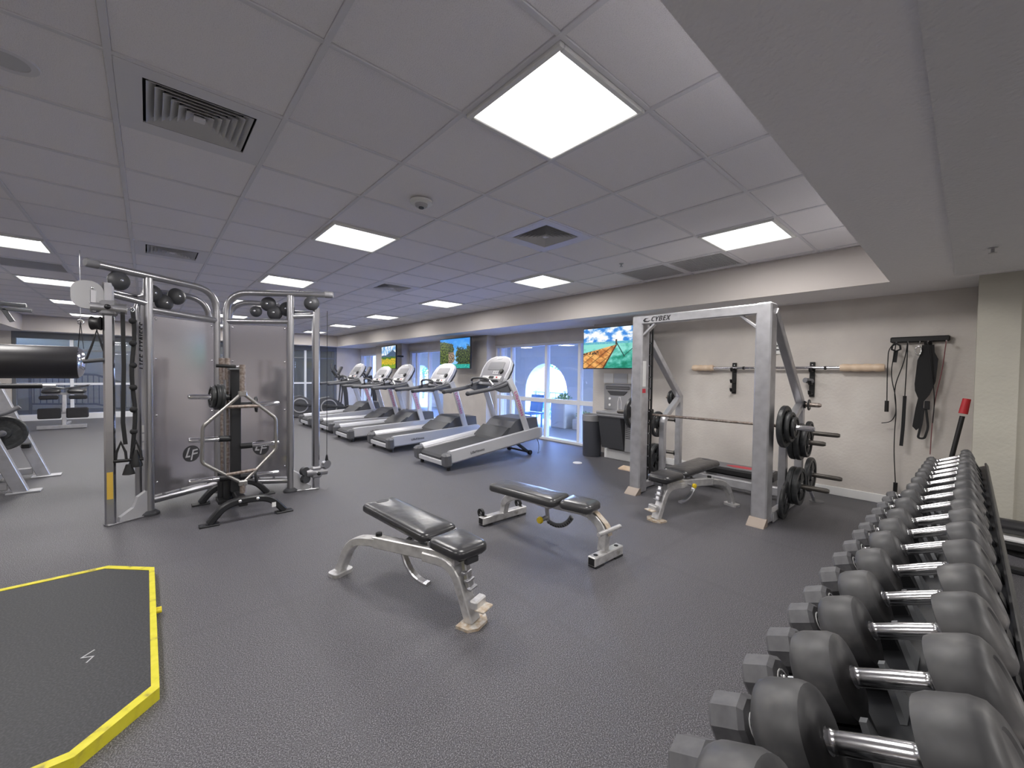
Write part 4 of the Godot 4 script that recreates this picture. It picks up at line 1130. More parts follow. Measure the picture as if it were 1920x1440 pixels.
func smith_rack():
	var t := thing("smith_rack", "silver smith machine frame with two tall uprights, guided bar and plate pegs", "weight rack", Vector3(4.9, 0, -1.95))
	var Z := {-1: -2.62, 1: -1.3}
	for s: int in [-1, 1]:
		var z: float = Z[s]
		var zo := z + s * 0.04
		var ix := 5.03 if s < 0 else 4.88
		wput(t, "upright", B.new().cbox(Vector3(4.385, 1.055, z), Vector3(0.17, 2.09, 0.135), 0.012), M.silver_paint)
		wput(t, "foot_plate", B.new().prism([Vector2(-0.1, 0), Vector2(0.03, 0), Vector2(0.03, 0.07), Vector2(-0.005, 0.07), Vector2(-0.09, 0.012)].map(func(v): return Vector2(v.x * 0.9, v.y)), Vector3(4.3, 0.0, z - 0.075), Vector3(1, 0, 0), Vector3(0, 1, 0), Vector3(0, 0, 0.15)), M.foot_rust)
		wput(t, "guide_rod", B.new().cyl(Vector3(4.5, 0.14, z - s * 0.085), Vector3(4.5, 2.0, z - s * 0.085), 0.013, 10), M.plastic_black)
		wput(t, "peg_strip", B.new().box(Vector3(4.475, 1.05, z - s * 0.068), Vector3(0.02, 1.8, 0.006)), M.plastic_black)
		for k in 12:
			wput(t, "catch_peg", B.new().cyl(Vector3(4.475, 0.3 + 0.135 * k, z - s * 0.05), Vector3(4.475, 0.3 + 0.135 * k, z - s * 0.082), 0.009, 8), M.chrome)
		# rear frame: sloping brace, rear post, inner post with bent head, base rail
		wput(t, "sloping_brace", B.new().beam([Vector3(4.44, 2.03, zo), Vector3(5.46, 1.12, zo)], 0.075, 0.075), M.silver_paint)
		wput(t, "rear_post", B.new().beam([Vector3(5.47, 0.02, zo), Vector3(5.47, 1.14, zo)], 0.075, 0.075, Vector3(1, 0, 0)), M.silver_paint)
		wput(t, "inner_post", B.new().beam(fil([Vector3(ix, 0.05, zo), Vector3(ix, 0.83, zo), Vector3(5.45, 1.1, zo)], 0.08, 4), 0.07, 0.07, Vector3(0, 0, 1)), M.silver_paint)
		wput(t, "base_rail", B.new().beam([Vector3(4.44, 0.055, zo), Vector3(5.5, 0.055, zo)], 0.07, 0.075), M.silver_paint)
		wput(t, "gusset", B.new().beam([Vector3(4.34, 1.86, z - s * 0.05), Vector3(4.34, 2.0, z - s * 0.21)], 0.03, 0.05, Vector3(1, 0, 0)), M.silver_paint)
		wput(t, "tie_plate", B.new().cbox(Vector3(4.56, 0.06, zo + s * 0.04), Vector3(0.2, 0.1, 0.012), 0.003), M.silver_paint)
		for p in [[5.47, 1.1, 0.16], [ix, 0.76, 0.32], [5.47, 0.79, 0.33], [ix, 0.31, 0.36], [5.47, 0.33, 0.36]]:
			var a := Vector3(p[0], p[1], zo + s * 0.03)
			var b := a + Vector3(0, 0, s * p[2])
			wput(t, "plate_peg", B.new().lathe([Vector2(0, 0), Vector2(0.024, 0), Vector2(0.024, p[2] - 0.02), Vector2(0.017, p[2]), Vector2(0, p[2])], a, b - a, 14), M.rust_steel if p[2] < 0.3 else M.peg_grey)
			wput(t, "peg_collar", B.new().cyl(a, a + Vector3(0, 0, s * 0.02), 0.04, 16), M.plastic_black)
	wput(t, "crossbar", B.new().cbox(Vector3(4.35, 2.045, -1.96), Vector3(0.1, 0.1, 1.24), 0.01), M.silver_paint)
	wput(t, "rear_crossbar", B.new().cbox(Vector3(5.3, 0.11, -1.96), Vector3(0.07, 0.1, 1.3), 0.008), M.silver_paint)
	lettering(t, "frame_lettering", "CYBEX", 0.075, Vector3(4.2975, 2.045, -2.33) - t.position, Vector3(0, 0, 1), Vector3.UP, M.print_dark, true)
	wput(t, "logo_swoosh", B.new().prism([Vector2(-0.045, 0), Vector2(-0.02, 0.022), Vector2(0.03, 0.024), Vector2(-0.01, 0.012), Vector2(-0.022, -0.002), Vector2(0.012, -0.014), Vector2(0.05, -0.002), Vector2(0.02, -0.024), Vector2(-0.03, -0.022)], Vector3(4.297, 2.04, -2.5), Vector3(0, 0, 1), Vector3.UP, Vector3(-0.003, 0, 0)), M.print_dark)
	wput(t, "instruction_sticker", B.new().box(Vector3(4.36, 1.42, -2.5515), Vector3(0.07, 0.3, 0.002)), M.paper)
	wput(t, "warning_sticker", B.new().box(Vector3(4.36, 1.22, -2.5515), Vector3(0.07, 0.05, 0.002)), M.red_print)
	# guided bar
	var bx := 4.5
	var by := 0.935
	wput(t, "guided_bar", B.new().cyl(Vector3(bx, by, -2.99), Vector3(bx, by, -0.97), 0.0145, 14), M.rust_steel)
	for s: int in [-1, 1]:
		var z: float = Z[s]
		wput(t, "bar_slider", B.new().cbox(Vector3(bx, by, z - s * 0.085), Vector3(0.06, 0.13, 0.05), 0.01), M.plastic_black)
		wput(t, "bar_sleeve", B.new().lathe([Vector2(0, 0), Vector2(0.034, 0), Vector2(0.034, 0.02), Vector2(0.0255, 0.021), Vector2(0.0255, 0.27), Vector2(0.018, 0.29), Vector2(0, 0.29)], Vector3(bx, by, z + s * 0.09), Vector3(0, 0, s), 18), M.chrome if s > 0 else M.peg_grey)
	# plates on the bar
	var zr: float = -1.3 + 0.125
	var g := "plates on the smith rack"
	plate("weight_plate", "big black grip plate on the right end of the guided bar", Vector3(bx, by, zr + 0.02), Vector3(0, 0, 1), 0.2, 0.045, true, g)
	plate("weight_plate", "medium black plate outside the big one on the bar's right end", Vector3(bx, by, zr + 0.065), Vector3(0, 0, 1), 0.145, 0.04, false, g)
	plate("weight_plate", "small black plate outermost on the bar's right end", Vector3(bx, by, zr + 0.1), Vector3(0, 0, 1), 0.1, 0.028, false, g)
	plate("weight_plate", "black plate on the left end of the guided bar, mostly behind the upright", Vector3(bx, by, -2.62 - 0.145), Vector3(0, 0, 1), 0.2, 0.045, true, g)
	# plates on the right-hand pegs
	var zo := -1.3 + 0.04 + 0.05
	plate("weight_plate", "thin pale disc on the rack's top right peg", Vector3(5.47, 1.1, zo + 0.03), Vector3(0, 0, 1), 0.062, 0.012, false, g)
	for k in 3:
		plate("weight_plate", ["innermost of three black plates on the rack's right middle peg", "middle one of three black plates on the rack's right middle peg", "outermost of three black plates on the rack's right middle peg"][k], Vector3(4.88, 0.76, zo + 0.045 + 0.05 * k), Vector3(0, 0, 1), [0.185, 0.185, 0.15][k], 0.046, k == 2, g)
	plate("weight_plate", "black plate on the rear right middle peg behind the stack of three", Vector3(5.47, 0.79, zo + 0.04), Vector3(0, 0, 1), 0.13, 0.04, false, g)
	for k in 2:
		plate("weight_plate", ["inner black plate on the rack's right lower peg", "outer black grip plate on the rack's right lower peg"][k], Vector3(4.88, 0.31, zo + 0.045 + 0.05 * k), Vector3(0, 0, 1), 0.19, 0.046, k == 1, g)
	plate("weight_plate", "black plate on the rear right lower peg near the baseboard", Vector3(5.47, 0.33, zo + 0.06), Vector3(0, 0, 1), 0.19, 0.045, true, g)
	plate("weight_plate", "large black plate leaning between the right upright and the lower peg", Vector3(4.7, 0.19, -1.185), Vector3(0.04, -0.06, 1), 0.188, 0.03, true, g)
	# plates on the left-hand pegs
	var zl := -2.62 - 0.04 - 0.05
	for k in 2:
		plate("weight_plate", ["inner small black plate on the rack's top left peg", "outer small black plate on the rack's top left peg"][k], Vector3(5.47, 1.1, zl - 0.03 - 0.035 * k), Vector3(0, 0, 1), 0.1, 0.03, k == 1, g)
	plate("weight_plate", "black plate on the rack's left middle peg", Vector3(5.03, 0.76, zl - 0.025), Vector3(0, 0, 1), 0.17, 0.046, true, g)
	for k in 2:
		plate("weight_plate", ["inner black plate on the rack's left lower peg", "outer black grip plate on the rack's left lower peg"][k], Vector3(5.03, 0.31, zl - 0.025 - 0.05 * k), Vector3(0, 0, 1), 0.19, 0.046, true, g)

func cushion(o: Vector3, ux: Vector3, uy: Vector3, w: float, l: float, h: float, r := 0.05, tip := 1.0) -> B:
	# upholstered pad: w along ux, l along uy, h upwards from o (centre of its underside); tip scales the width at +uy
	var up := uy.cross(ux).normalized()
	if up.y < 0: up = -up
	var b := B.new()
	var rings := []
	for k in [[0.012, 0.0], [0.0, 0.012], [0.0, h * 0.55], [0.004, h * 0.74], [0.014, h * 0.9], [0.032, h], [0.075, h + 0.004]]:
		var ring := []
		for p in rrect(w - 2 * k[0], l - 2 * k[0], maxf(r - k[0], 0.012), 5):
			var s := lerpf(1.0, tip, clampf(p.y / l + 0.5, 0, 1))
			ring.append(o + ux * p.x * s + uy * p.y + up * k[1])
		rings.append(ring)
	var n: int = rings[0].size()
	var flip := ux.cross(uy).dot(up) < 0
	for k in rings.size() - 1:
		for i in n:
			var a: Vector3 = rings[k][i]; var c: Vector3 = rings[k][(i + 1) % n]; var d: Vector3 = rings[k + 1][(i + 1) % n]; var e: Vector3 = rings[k + 1][i]
			if flip: b.q(c, a, e, d, 1)
			else: b.q(a, c, d, e, 1)
	for i in n:
		var a: Vector3 = rings[-1][i]; var c: Vector3 = rings[-1][(i + 1) % n]
		var m := o + up * (h + 0.006)
		var a0: Vector3 = rings[0][i]; var c0: Vector3 = rings[0][(i + 1) % n]
		if flip:
			b.tri(c, a, m, 1); b.tri(a0, c0, o)
		else:
			b.tri(a, c, m, 1); b.tri(c0, a0, o)
	return b

func ordinal(k: int) -> String:
	return ["first", "second", "third", "fourth", "fifth", "sixth", "seventh", "eighth", "ninth", "tenth", "eleventh", "twelfth", "thirteenth", "fourteenth", "fifteenth", "sixteenth", "seventeenth", "eighteenth"][k]

func dumbbell(called: String, label: String, p0: Vector3, d: Vector3, hl: float, hd: float, R: float, faceted: bool, group: String):
	# p0: where the handle meets the front head; d points to the back of the rack
	var mid := p0 + d * hl / 2
	var t := thing(called, label, "dumbbell", mid, group)
	var e := 0.016
	for s: int in [-1, 1]:
		var o: Vector3 = d * s * hl / 2
		var prof := [Vector2(0, 0), Vector2(R * 0.55, 0), Vector2(R * 0.62, 0.004), Vector2(R - e * 1.1, 0.004), Vector2(R - e * 0.3, e * 0.5), Vector2(R, e * 1.4), Vector2(R, hd - e * 1.4), Vector2(R - e * 0.3, hd - e * 0.5), Vector2(R - e * 1.1, hd), Vector2(R * 0.6, hd), Vector2(R * 0.55, hd - 0.004), Vector2(0, hd - 0.004)]
		if faceted: prof = [Vector2(0, 0), Vector2(R - 0.012, 0), Vector2(R, 0.012), Vector2(R, hd - 0.012), Vector2(R - 0.012, hd), Vector2(0, hd)]
		put(t, "head", B.new().lathe(prof, o, d * s, 9 if faceted else 30, not faceted, 0.3).done(), M.hex_rubber if faceted else M.urethane)
		if faceted:
			# pale rating ring on the inner face
			put(t, "number_mark", B.new().lathe([Vector2(0.03, 0.0), Vector2(0.034, 0.0), Vector2(0.034, 0.002), Vector2(0.03, 0.002)], o - d * s * 0.0025, d * s, 14).done(), M.print_white)
	var a := -d * hl / 2
	put(t, "handle", B.new().lathe([Vector2(0, -0.004), Vector2(0.021, -0.004), Vector2(0.021, 0.003), Vector2(0.017, 0.005), Vector2(0.019, 0.009), Vector2(0.017, 0.013), Vector2(0.0175, 0.018), Vector2(0.0185, hl / 2), Vector2(0.0175, hl - 0.018), Vector2(0.017, hl - 0.013), Vector2(0.019, hl - 0.009), Vector2(0.017, hl - 0.005), Vector2(0.021, hl - 0.003), Vector2(0.021, hl + 0.004), Vector2(0, hl + 0.004)], a, d, 20).done(), M.handle_chrome)

func dumbbells():
	mat("handle_chrome", g8(206, 206, 208), 0.2, 1.0)
	var tilt := deg_to_rad(25)
	var d := Vector3(0, sin(tilt), cos(tilt))
	var nn := Vector3(0, cos(tilt), -sin(tilt))
	var top := [0.655, 0.878, 1.108, 1.346, 1.57, 1.824, 2.074, 2.303, 2.514, 2.778, 3.018, 3.25, 3.483, 3.72, 3.9, 4.117, 4.305, 4.514]
	var low := [0.98, 1.204, 1.444, 1.663, 1.907, 2.118, 2.385, 2.644, 2.884, 3.132, 3.323, 3.55, 3.78, 4.0, 4.22, 4.43]
	var HL := 0.138
	var rack := thing("dumbbell_rack", "long black two-tier dumbbell rack along the right side", "dumbbell rack", Vector3(2.6, 0, -0.1))
	var tiers := [[top, 0.77, -0.147, "upper"], [low, 0.47, -0.355, "lower"]]
	for ti in 2:
		var xs: Array = tiers[ti][0]
		var p0 := Vector3(0, tiers[ti][1], tiers[ti][2])
		var group: String = "dumbbells on the %s tier" % tiers[ti][3]
		# tray: sheet with front and back lips
		var tc := p0 + d * (HL / 2) - nn * 0.125
		var bs := Basis(Vector3.RIGHT, nn, d)
		wput(rack, "tray", B.new().box(Vector3(2.6, tc.y, tc.z), Vector3(4.3, 0.008, 0.3), bs), M.rack_black)
		for e: int in [-1, 1]:
			var lp: Vector3 = tc + d * e * 0.15 + nn * 0.008
			wput(rack, "tray_lip", B.new().cbox(Vector3(2.6, lp.y, lp.z), Vector3(4.3, 0.03, 0.012), 0.003, bs), M.rack_black)
		for k in xs.size():
			var f := float(k) / (xs.size() - 1)
			var R := lerpf(0.09, 0.047, pow(f, 0.85)) if ti == 0 else lerpf(0.074, 0.046, f)
			var hd := lerpf(0.1, 0.056, pow(f, 0.8)) if ti == 0 else lerpf(0.1, 0.062, f)
			var p := Vector3(xs[k], p0.y, p0.z)
			var label := ("black round-head rubber dumbbell on the upper tier, %s from the near end" if ti == 0 else "grey faceted-head dumbbell on the lower tier, %s from the near end") % ordinal(k)
			dumbbell("round_dumbbell" if ti == 0 else "faceted_dumbbell", label, p, d, HL, hd, R, ti == 1, group)
			# saddles that carry the two heads
			for e: int in [0, 1]:
				var hc := p + d * (HL + hd * 0.5 if e == 1 else -hd * 0.5)
				var gap := 0.121 - R
				if gap > 0.004:
					var c := hc - nn * (R + gap / 2 - 0.001)
					wput(rack, "saddle", B.new().box(c, Vector3(0.07, gap + 0.002, minf(hd * 0.7, 0.07)), bs), M.rack_black)
			if k < xs.size() - 1:
				# pointed divider between neighbours
				var mx: float = (xs[k] + xs[k + 1]) / 2
				var o := Vector3(mx, p0.y, p0.z) + d * 0.02 - nn * 0.12
				wput(rack, "divider", B.new().prism([Vector2(-0.045, 0), Vector2(0.045, 0), Vector2(0.008, 0.1), Vector2(-0.008, 0.1)], o, Vector3.RIGHT, nn, d * 0.012), M.rack_grey)
	# end and middle frames with feet
	for x: float in [0.5, 2.0, 3.35, 4.7]:
		var b0 := Vector3(x, 0.02, -0.46)
		wput(rack, "upright", B.new().beam([Vector3(x, 0.03, 0.07), Vector3(x, 0.7, 0.05)], 0.05, 0.07, Vector3(0, 0, 1)), M.rack_black)
		wput(rack, "sloping_arm", B.new().beam([Vector3(x, 0.3, -0.44), Vector3(x, 0.6, -0.2), Vector3(x, 0.69, 0.03)], 0.05, 0.05, Vector3(0, 1, -1)), M.rack_black)
		wput(rack, "front_leg", B.new().beam([Vector3(x, 0.04, -0.36), Vector3(x, 0.36, -0.36)], 0.05, 0.06, Vector3(0, 0, 1)), M.rack_black)
		wput(rack, "foot", B.new().cbox(Vector3(x, 0.02, -0.06), Vector3(0.07, 0.04, 0.76), 0.008), M.rack_black)
	wput(rack, "back_rail", B.new().cbox(Vector3(2.6, 0.5, 0.135), Vector3(4.3, 0.05, 0.03), 0.006), M.rack_rail)
	wput(rack, "back_rail", B.new().cbox(Vector3(2.6, 0.14, 0.16), Vector3(4.3, 0.05, 0.03), 0.006), M.rack_black)

func bench(called: String, label: String, ff: Vector3, rf: Vector3, s0: Vector3, s1: Vector3, b0: Vector3, b1: Vector3, wide: float):
	# adjustable bench: ff, rf front and rear foot on the floor; s0-s1 seat and b0-b1 backrest centre lines (tops)
	var t := thing(called, label, "weight bench", (ff + rf) / 2, "adjustable weight benches")
	var ax := (rf - ff); ax.y = 0; ax = ax.normalized()
	var sd := ax.cross(Vector3.UP)
	var up := Vector3.UP
	var L := ff.distance_to(rf)
	# spine, rear leg and front leg as one bent box tube
	var hin := ff + ax * 0.2 + up * 0.315
	wput(t, "spine", B.new().beam(fil([ff + ax * 0.11 + up * 0.34, ff + ax * (L - 0.34) + up * 0.30], 0.1), 0.06, 0.075), M.worn_silver)
	wput(t, "rear_leg", B.new().beam(fil([ff + ax * (L - 0.36) + up * 0.302, ff + ax * (L - 0.12) + up * 0.265, rf + up * 0.03], 0.14, 6), 0.065, 0.055, up), M.worn_silver)
	wput(t, "front_leg", B.new().beam(fil([ff + ax * 0.34 + up * 0.31, ff + ax * 0.12 + up * 0.315, ff + ax * 0.0 + up * 0.012], 0.12, 6), 0.085, 0.055, up), M.worn_silver)
	wput(t, "front_foot", B.new().prism([Vector2(-0.09, -0.05), Vector2(0.09, -0.05), Vector2(0.09, 0.03), Vector2(0.045, 0.07), Vector2(-0.045, 0.07), Vector2(-0.09, 0.03)], ff, sd, -ax, up * 0.016), M.worn_tan)
	wput(t, "rear_foot", B.new().prism(rrect(0.15, 0.1, 0.03, 3), rf, sd, ax, up * 0.024), M.worn_silver)
	wput(t, "transport_handle", B.new().cbox(ff - ax * 0.035 + up * 0.13, Vector3(0.1, 0.05, 0.05), 0.008, Basis(sd, up, ax)), M.worn_silver)
	wput(t, "step_plate", B.new().cbox(ff - ax * 0.075 + up * 0.108, Vector3(0.1, 0.012, 0.06), 0.003, Basis(sd, up, ax)), M.worn_tan)
	# seat ladder and notched arc below
	for k in 3:
		wput(t, "ladder_notch", B.new().cbox(ff + ax * (0.035 + 0.02 * k) + up * (0.2 + 0.04 * k) - ax * 0.03, Vector3(0.07, 0.016, 0.03), 0.004, Basis(sd, up, ax)), M.satin_steel)
	var seat_dir := (s1 - s0).normalized()
	var pivot := (s1 + b0) / 2 - up * 0.06
	wput(t, "seat_post", B.new().beam([s0.lerp(s1, 0.35) - up * 0.07, ff + ax * 0.02 + up * 0.2], 0.05, 0.03, ax), M.satin_steel)
	var c := ff + ax * 0.33 + up * 0.335
	var arc := []
	for k in 13:
		var a := lerpf(0.1, 1.62, k / 12.0)
		arc.append(c + (ax * cos(a) - up * sin(a)) * 0.2)
	wput(t, "notched_arc", B.new().beam(arc, 0.022, 0.045, sd), M.satin_steel)
	for k in 9:
		var a := lerpf(0.35, 1.52, k / 8.0)
		var p := c + (ax * cos(a) - up * sin(a)) * 0.2
		wput(t, "arc_hole", B.new().cyl(p - sd * 0.0125, p + sd * 0.0125, 0.0085, 8), M.plastic_black)
	wput(t, "arc_bracket", B.new().beam([arc[0], b0.lerp(b1, 0.3) - up * 0.07], 0.03, 0.04, ax), M.satin_steel)
	wput(t, "pull_pin", B.new().cyl(hin + ax * 0.2 + sd * 0.03, hin + ax * 0.2 + sd * 0.1, 0.012, 10), M.satin_steel)
	wput(t, "pin_knob", B.new().lathe([Vector2(0, 0), Vector2(0.022, 0), Vector2(0.024, 0.02), Vector2(0, 0.03)], hin + ax * 0.2 + sd * 0.09, sd, 14), M.yellow_knob)
	wput(t, "rubber_stop", B.new().cyl(ff + ax * (L - 0.37) + up * 0.33, ff + ax * (L - 0.37) + up * 0.36, 0.02, 10), M.plastic_black)
	wput(t, "hinge_bar", B.new().cyl(pivot - sd * wide * 0.46 + up * 0.02, pivot + sd * wide * 0.46 + up * 0.02, 0.014, 10), M.chrome)
	wput(t, "hinge_block", B.new().cbox(pivot - up * 0.0, Vector3(0.06, 0.06, 0.05), 0.008, Basis(sd, up, ax)), M.satin_steel)
	wput(t, "hinge_strut", B.new().beam([pivot - up * 0.01, Vector3(pivot.x, 0.31, pivot.z).lerp(hin, 0.3)], 0.05, 0.05, ax), M.satin_steel)
	# upholstery
	var H := 0.06
	var sx := seat_dir.cross(up).normalized()
	wput(t, "seat_pad", cushion((s0 + s1) / 2 - up * H, sx, seat_dir, wide * 0.86, s0.distance_to(s1), H, 0.06, 1.0 / 0.86), M.vinyl)
	wput(t, "seat_board", B.new().cbox((s0 + s1) / 2 - up * (H + 0.009), Vector3(wide * 0.62, 0.016, s0.distance_to(s1) * 0.8), 0.004, Basis(sx, up, sx.cross(up))), M.plastic_black)
	wput(t, "seat_stop", B.new().cbox(s0 + seat_dir * 0.03 - up * (H + 0.025), Vector3(0.09, 0.035, 0.03), 0.006, Basis(sx, up, sx.cross(up))), M.plastic_dark)
	var bd := (b1 - b0).normalized()
	var bx := bd.cross(up).normalized()
	var bu := bx.cross(bd).normalized()
	wput(t, "back_pad", cushion((b0 + b1) / 2 - bu * H, bx, bd, wide, b0.distance_to(b1), H, 0.05, 0.96), M.vinyl)
	wput(t, "back_board", B.new().cbox((b0 + b1) / 2 - bu * (H + 0.009), Vector3(wide * 0.7, 0.016, b0.distance_to(b1) * 0.85), 0.004, Basis(bx, bu, bx.cross(bu))), M.plastic_black)
	wput(t, "pad_emblem", B.new().prism(disc(0.04, 20).map(func(v): return Vector2(v.x * 1.2, v.y * 0.7)), b0.lerp(b1, 0.9) + bu * 0.004, bx, bd, bu * 0.0015), M.plastic_dark)

func flat_bench():
	# second bench: arched spine on two cross feet
	var ff := Vector3(2.57, 0, -1.79)
	var rf := Vector3(2.545, 0, -2.95)
	var t := thing("weight_bench", "grey bench on two cross feet beside the near bench, with a yellow knob", "weight bench", (ff + rf) / 2, "adjustable weight benches")
	var ax := Vector3(-0.02, 0, -1).normalized()
	var up := Vector3.UP
	wput(t, "spine", B.new().beam(fil([ff + ax * 0.03 + up * 0.07, ff + ax * 0.01 + up * 0.24, ff + ax * 0.16 + up * 0.335, ff + ax * 0.6 + up * 0.3, rf - ax * 0.2 + up * 0.285, rf - ax * 0.03 + up * 0.2, rf + up * 0.07], 0.13, 6), 0.06, 0.07, up), M.worn_silver)
	wput(t, "worn_patch", B.new().beam(fil([ff + ax * 0.052 + up * 0.2 - ax * 0.086, ff + ax * 0.05 + up * 0.27 - ax * 0.066, ff + ax * 0.14 + up * 0.35 - ax * 0.04], 0.07, 5), 0.05, 0.006, up, 0.001), M.worn_tan)
	for e in [[ff, 0.36], [rf, 0.55]]:
		var c: Vector3 = e[0]
		wput(t, "cross_foot", B.new().cbox(c + up * 0.046, Vector3(e[1], 0.068, 0.07), 0.006), M.worn_silver)
		for s: int in [-1, 1]:
			wput(t, "foot_pad", B.new().cbox(c + Vector3(s * (e[1] / 2 - 0.06), 0.006, 0), Vector3(0.1, 0.012, 0.075), 0.002), M.rack_black)
			wput(t, "end_plug", B.new().cbox(c + Vector3(s * (e[1] / 2 + 0.0), 0.046, 0), Vector3(0.006, 0.052, 0.054), 0.001), M.plastic_black)
			wput(t, "bolt_cap", B.new().cyl(c + Vector3(s * (e[1] / 2 - 0.05), 0.079, 0), c + Vector3(s * (e[1] / 2 - 0.05), 0.083, 0), 0.017, 14), M.plastic_black)
	for s: int in [-1, 1]:
		wput(t, "transport_wheel", B.new().lathe([Vector2(0.022, -0.012), Vector2(0.04, -0.012), Vector2(0.04, 0.012), Vector2(0.022, 0.012), Vector2(0.022, -0.012)], rf + Vector3(s * 0.235, 0.1, -0.05), Vector3(1, 0, 0), 20), M.plastic_black)
	wput(t, "lift_handle", B.new().cyl(ff + Vector3(-0.14, 0.24, 0.03), ff + Vector3(0.13, 0.24, 0.03), 0.017, 12), M.worn_silver)
	var c := ff + ax * 0.52 + up * 0.34
	var arc := []
	for k in 11:
		var a := lerpf(-0.35, 1.1, k / 10.0)
		arc.append(c + (-ax * sin(a) - up * cos(a)) * 0.21)
	wput(t, "notched_arc", B.new().beam(arc, 0.018, 0.04, ax), M.rack_grey)
	for k in 11:
		var a := lerpf(-0.25, 1.02, k / 10.0)
		var p := c + (-ax * sin(a) - up * cos(a)) * 0.218
		wput(t, "arc_tooth", B.new().box(p, Vector3(0.026, 0.008, 0.018), Basis(Vector3.RIGHT, a)), M.plastic_black)
	wput(t, "pin_body", B.new().cyl(c + Vector3(-0.03, -0.16, -0.06), c + Vector3(-0.1, -0.165, -0.06), 0.02, 12), M.satin_steel)
	wput(t, "pin_knob", B.new().lathe([Vector2(0, 0), Vector2(0.028, 0), Vector2(0.03, 0.012), Vector2(0.024, 0.026), Vector2(0, 0.028)], c + Vector3(-0.1, -0.165, -0.06), Vector3(-1, 0, 0), 16), M.yellow_knob)
	wput(t, "arc_link", B.new().beam([arc[0], c + ax * 0.1 + up * 0.02], 0.03, 0.03, ax), M.satin_steel)
	wput(t, "rubber_stop", B.new().cyl(rf - ax * 0.22 + up * 0.315, rf - ax * 0.22 + up * 0.345, 0.022, 10), M.plastic_black)
	var H := 0.065
	var s0 := Vector3(2.535, 0.425, -1.86)
	var s1 := Vector3(2.475, 0.43, -2.12)
	var b0 := Vector3(2.455, 0.43, -2.13)
	var b1 := Vector3(2.35, 0.435, -2.82)
	var sdir := (s1 - s0).normalized()
	wput(t, "seat_pad", cushion((s0 + s1) / 2 - up * H, sdir.cross(up).normalized(), sdir, 0.22, s0.distance_to(s1), H, 0.045, 1.15), M.vinyl_grey)
	var bd := (b1 - b0).normalized()
	wput(t, "back_pad", cushion((b0 + b1) / 2 - up * H, bd.cross(up).normalized(), bd, 0.275, b0.distance_to(b1), H, 0.05, 0.96), M.vinyl_grey)
	wput(t, "seat_bracket", B.new().cbox(Vector3(2.51, 0.35, -2.0), Vector3(0.1, 0.03, 0.2), 0.004), M.worn_silver)
	wput(t, "back_bracket", B.new().cbox(Vector3(2.44, 0.345, -2.4), Vector3(0.13, 0.04, 0.4), 0.004), M.worn_silver)

func benches():
	bench("weight_bench", "nearest black padded adjustable bench with worn silver frame", Vector3(1.35, 0, -1.82), Vector3(0.99, 0, -2.87), Vector3(1.355, 0.435, -1.81), Vector3(1.335, 0.44, -2.1), Vector3(1.34, 0.44, -2.13), Vector3(1.25, 0.47, -2.87), 0.275)
	flat_bench()
	bench("weight_bench", "black padded adjustable bench standing inside the smith rack", Vector3(3.67, 0, -1.99), Vector3(4.74, 0, -1.69), Vector3(3.66, 0.435, -1.985), Vector3(3.98, 0.44, -1.985), Vector3(4.01, 0.44, -1.985), Vector3(4.8, 0.46, -1.965), 0.275)

func platform():
	# low octagonal exercise platform with worn yellow edging
	var out := [Vector2(-0.21, -3.885), Vector2(0.024, -3.66), Vector2(0.028, -2.25), Vector2(-0.2, -2.03), Vector2(-0.95, -2.03), Vector2(-1.18, -2.26), Vector2(-1.18, -3.66), Vector2(-0.95, -3.885)]
	var c := Vector2.ZERO
	for p in out: c += p / out.size()
	var t := thing("step_platform", "low black octagonal platform with worn yellow edges on the floor", "exercise platform", Vector3(c.x, 0, c.y))
	wput(t, "base", B.new().prism(out.map(func(p): return c + (p - c) * 0.985), Vector3.ZERO, Vector3(1, 0, 0), Vector3(0, 0, 1), Vector3(0, 0.046, 0)), M.yellow_worn)
	var inner := []
	for k in out.size():
		var p: Vector2 = out[k]
		inner.append(c + (p - c) * (1.0 - 0.042 / (p - c).length()))
	for k in out.size():
		var a: Vector2 = out[k]; var b: Vector2 = out[(k + 1) % 8]
		var quad := [a, b, inner[(k + 1) % 8], inner[k]]
		wput(t, "edge_strip", B.new().prism(quad, Vector3(0, 0.0, 0), Vector3(1, 0, 0), Vector3(0, 0, 1), Vector3(0, 0.052, 0)), M.yellow_worn)
	wput(t, "top_mat", B.new().prism(inner, Vector3(0, 0.04, 0), Vector3(1, 0, 0), Vector3(0, 0, 1), Vector3(0, 0.009, 0)), M.platform_mat)
	for k in 2:
		wput(t, "side_bolt", B.new().cyl(Vector3(0.02, 0.03, -3.02 - 0.03 * k), Vector3(0.05, 0.03, -3.02 - 0.03 * k), 0.011, 10), M.yellow_paint)
	wput(t, "chalk_mark", B.new().beam([Vector3(-0.22, 0.0495, -2.66), Vector3(-0.2, 0.0495, -2.7), Vector3(-0.24, 0.0495, -2.72), Vector3(-0.2, 0.0495, -2.76)], 0.006, 0.001, Vector3.UP, 0.0002), M.plastic_light)

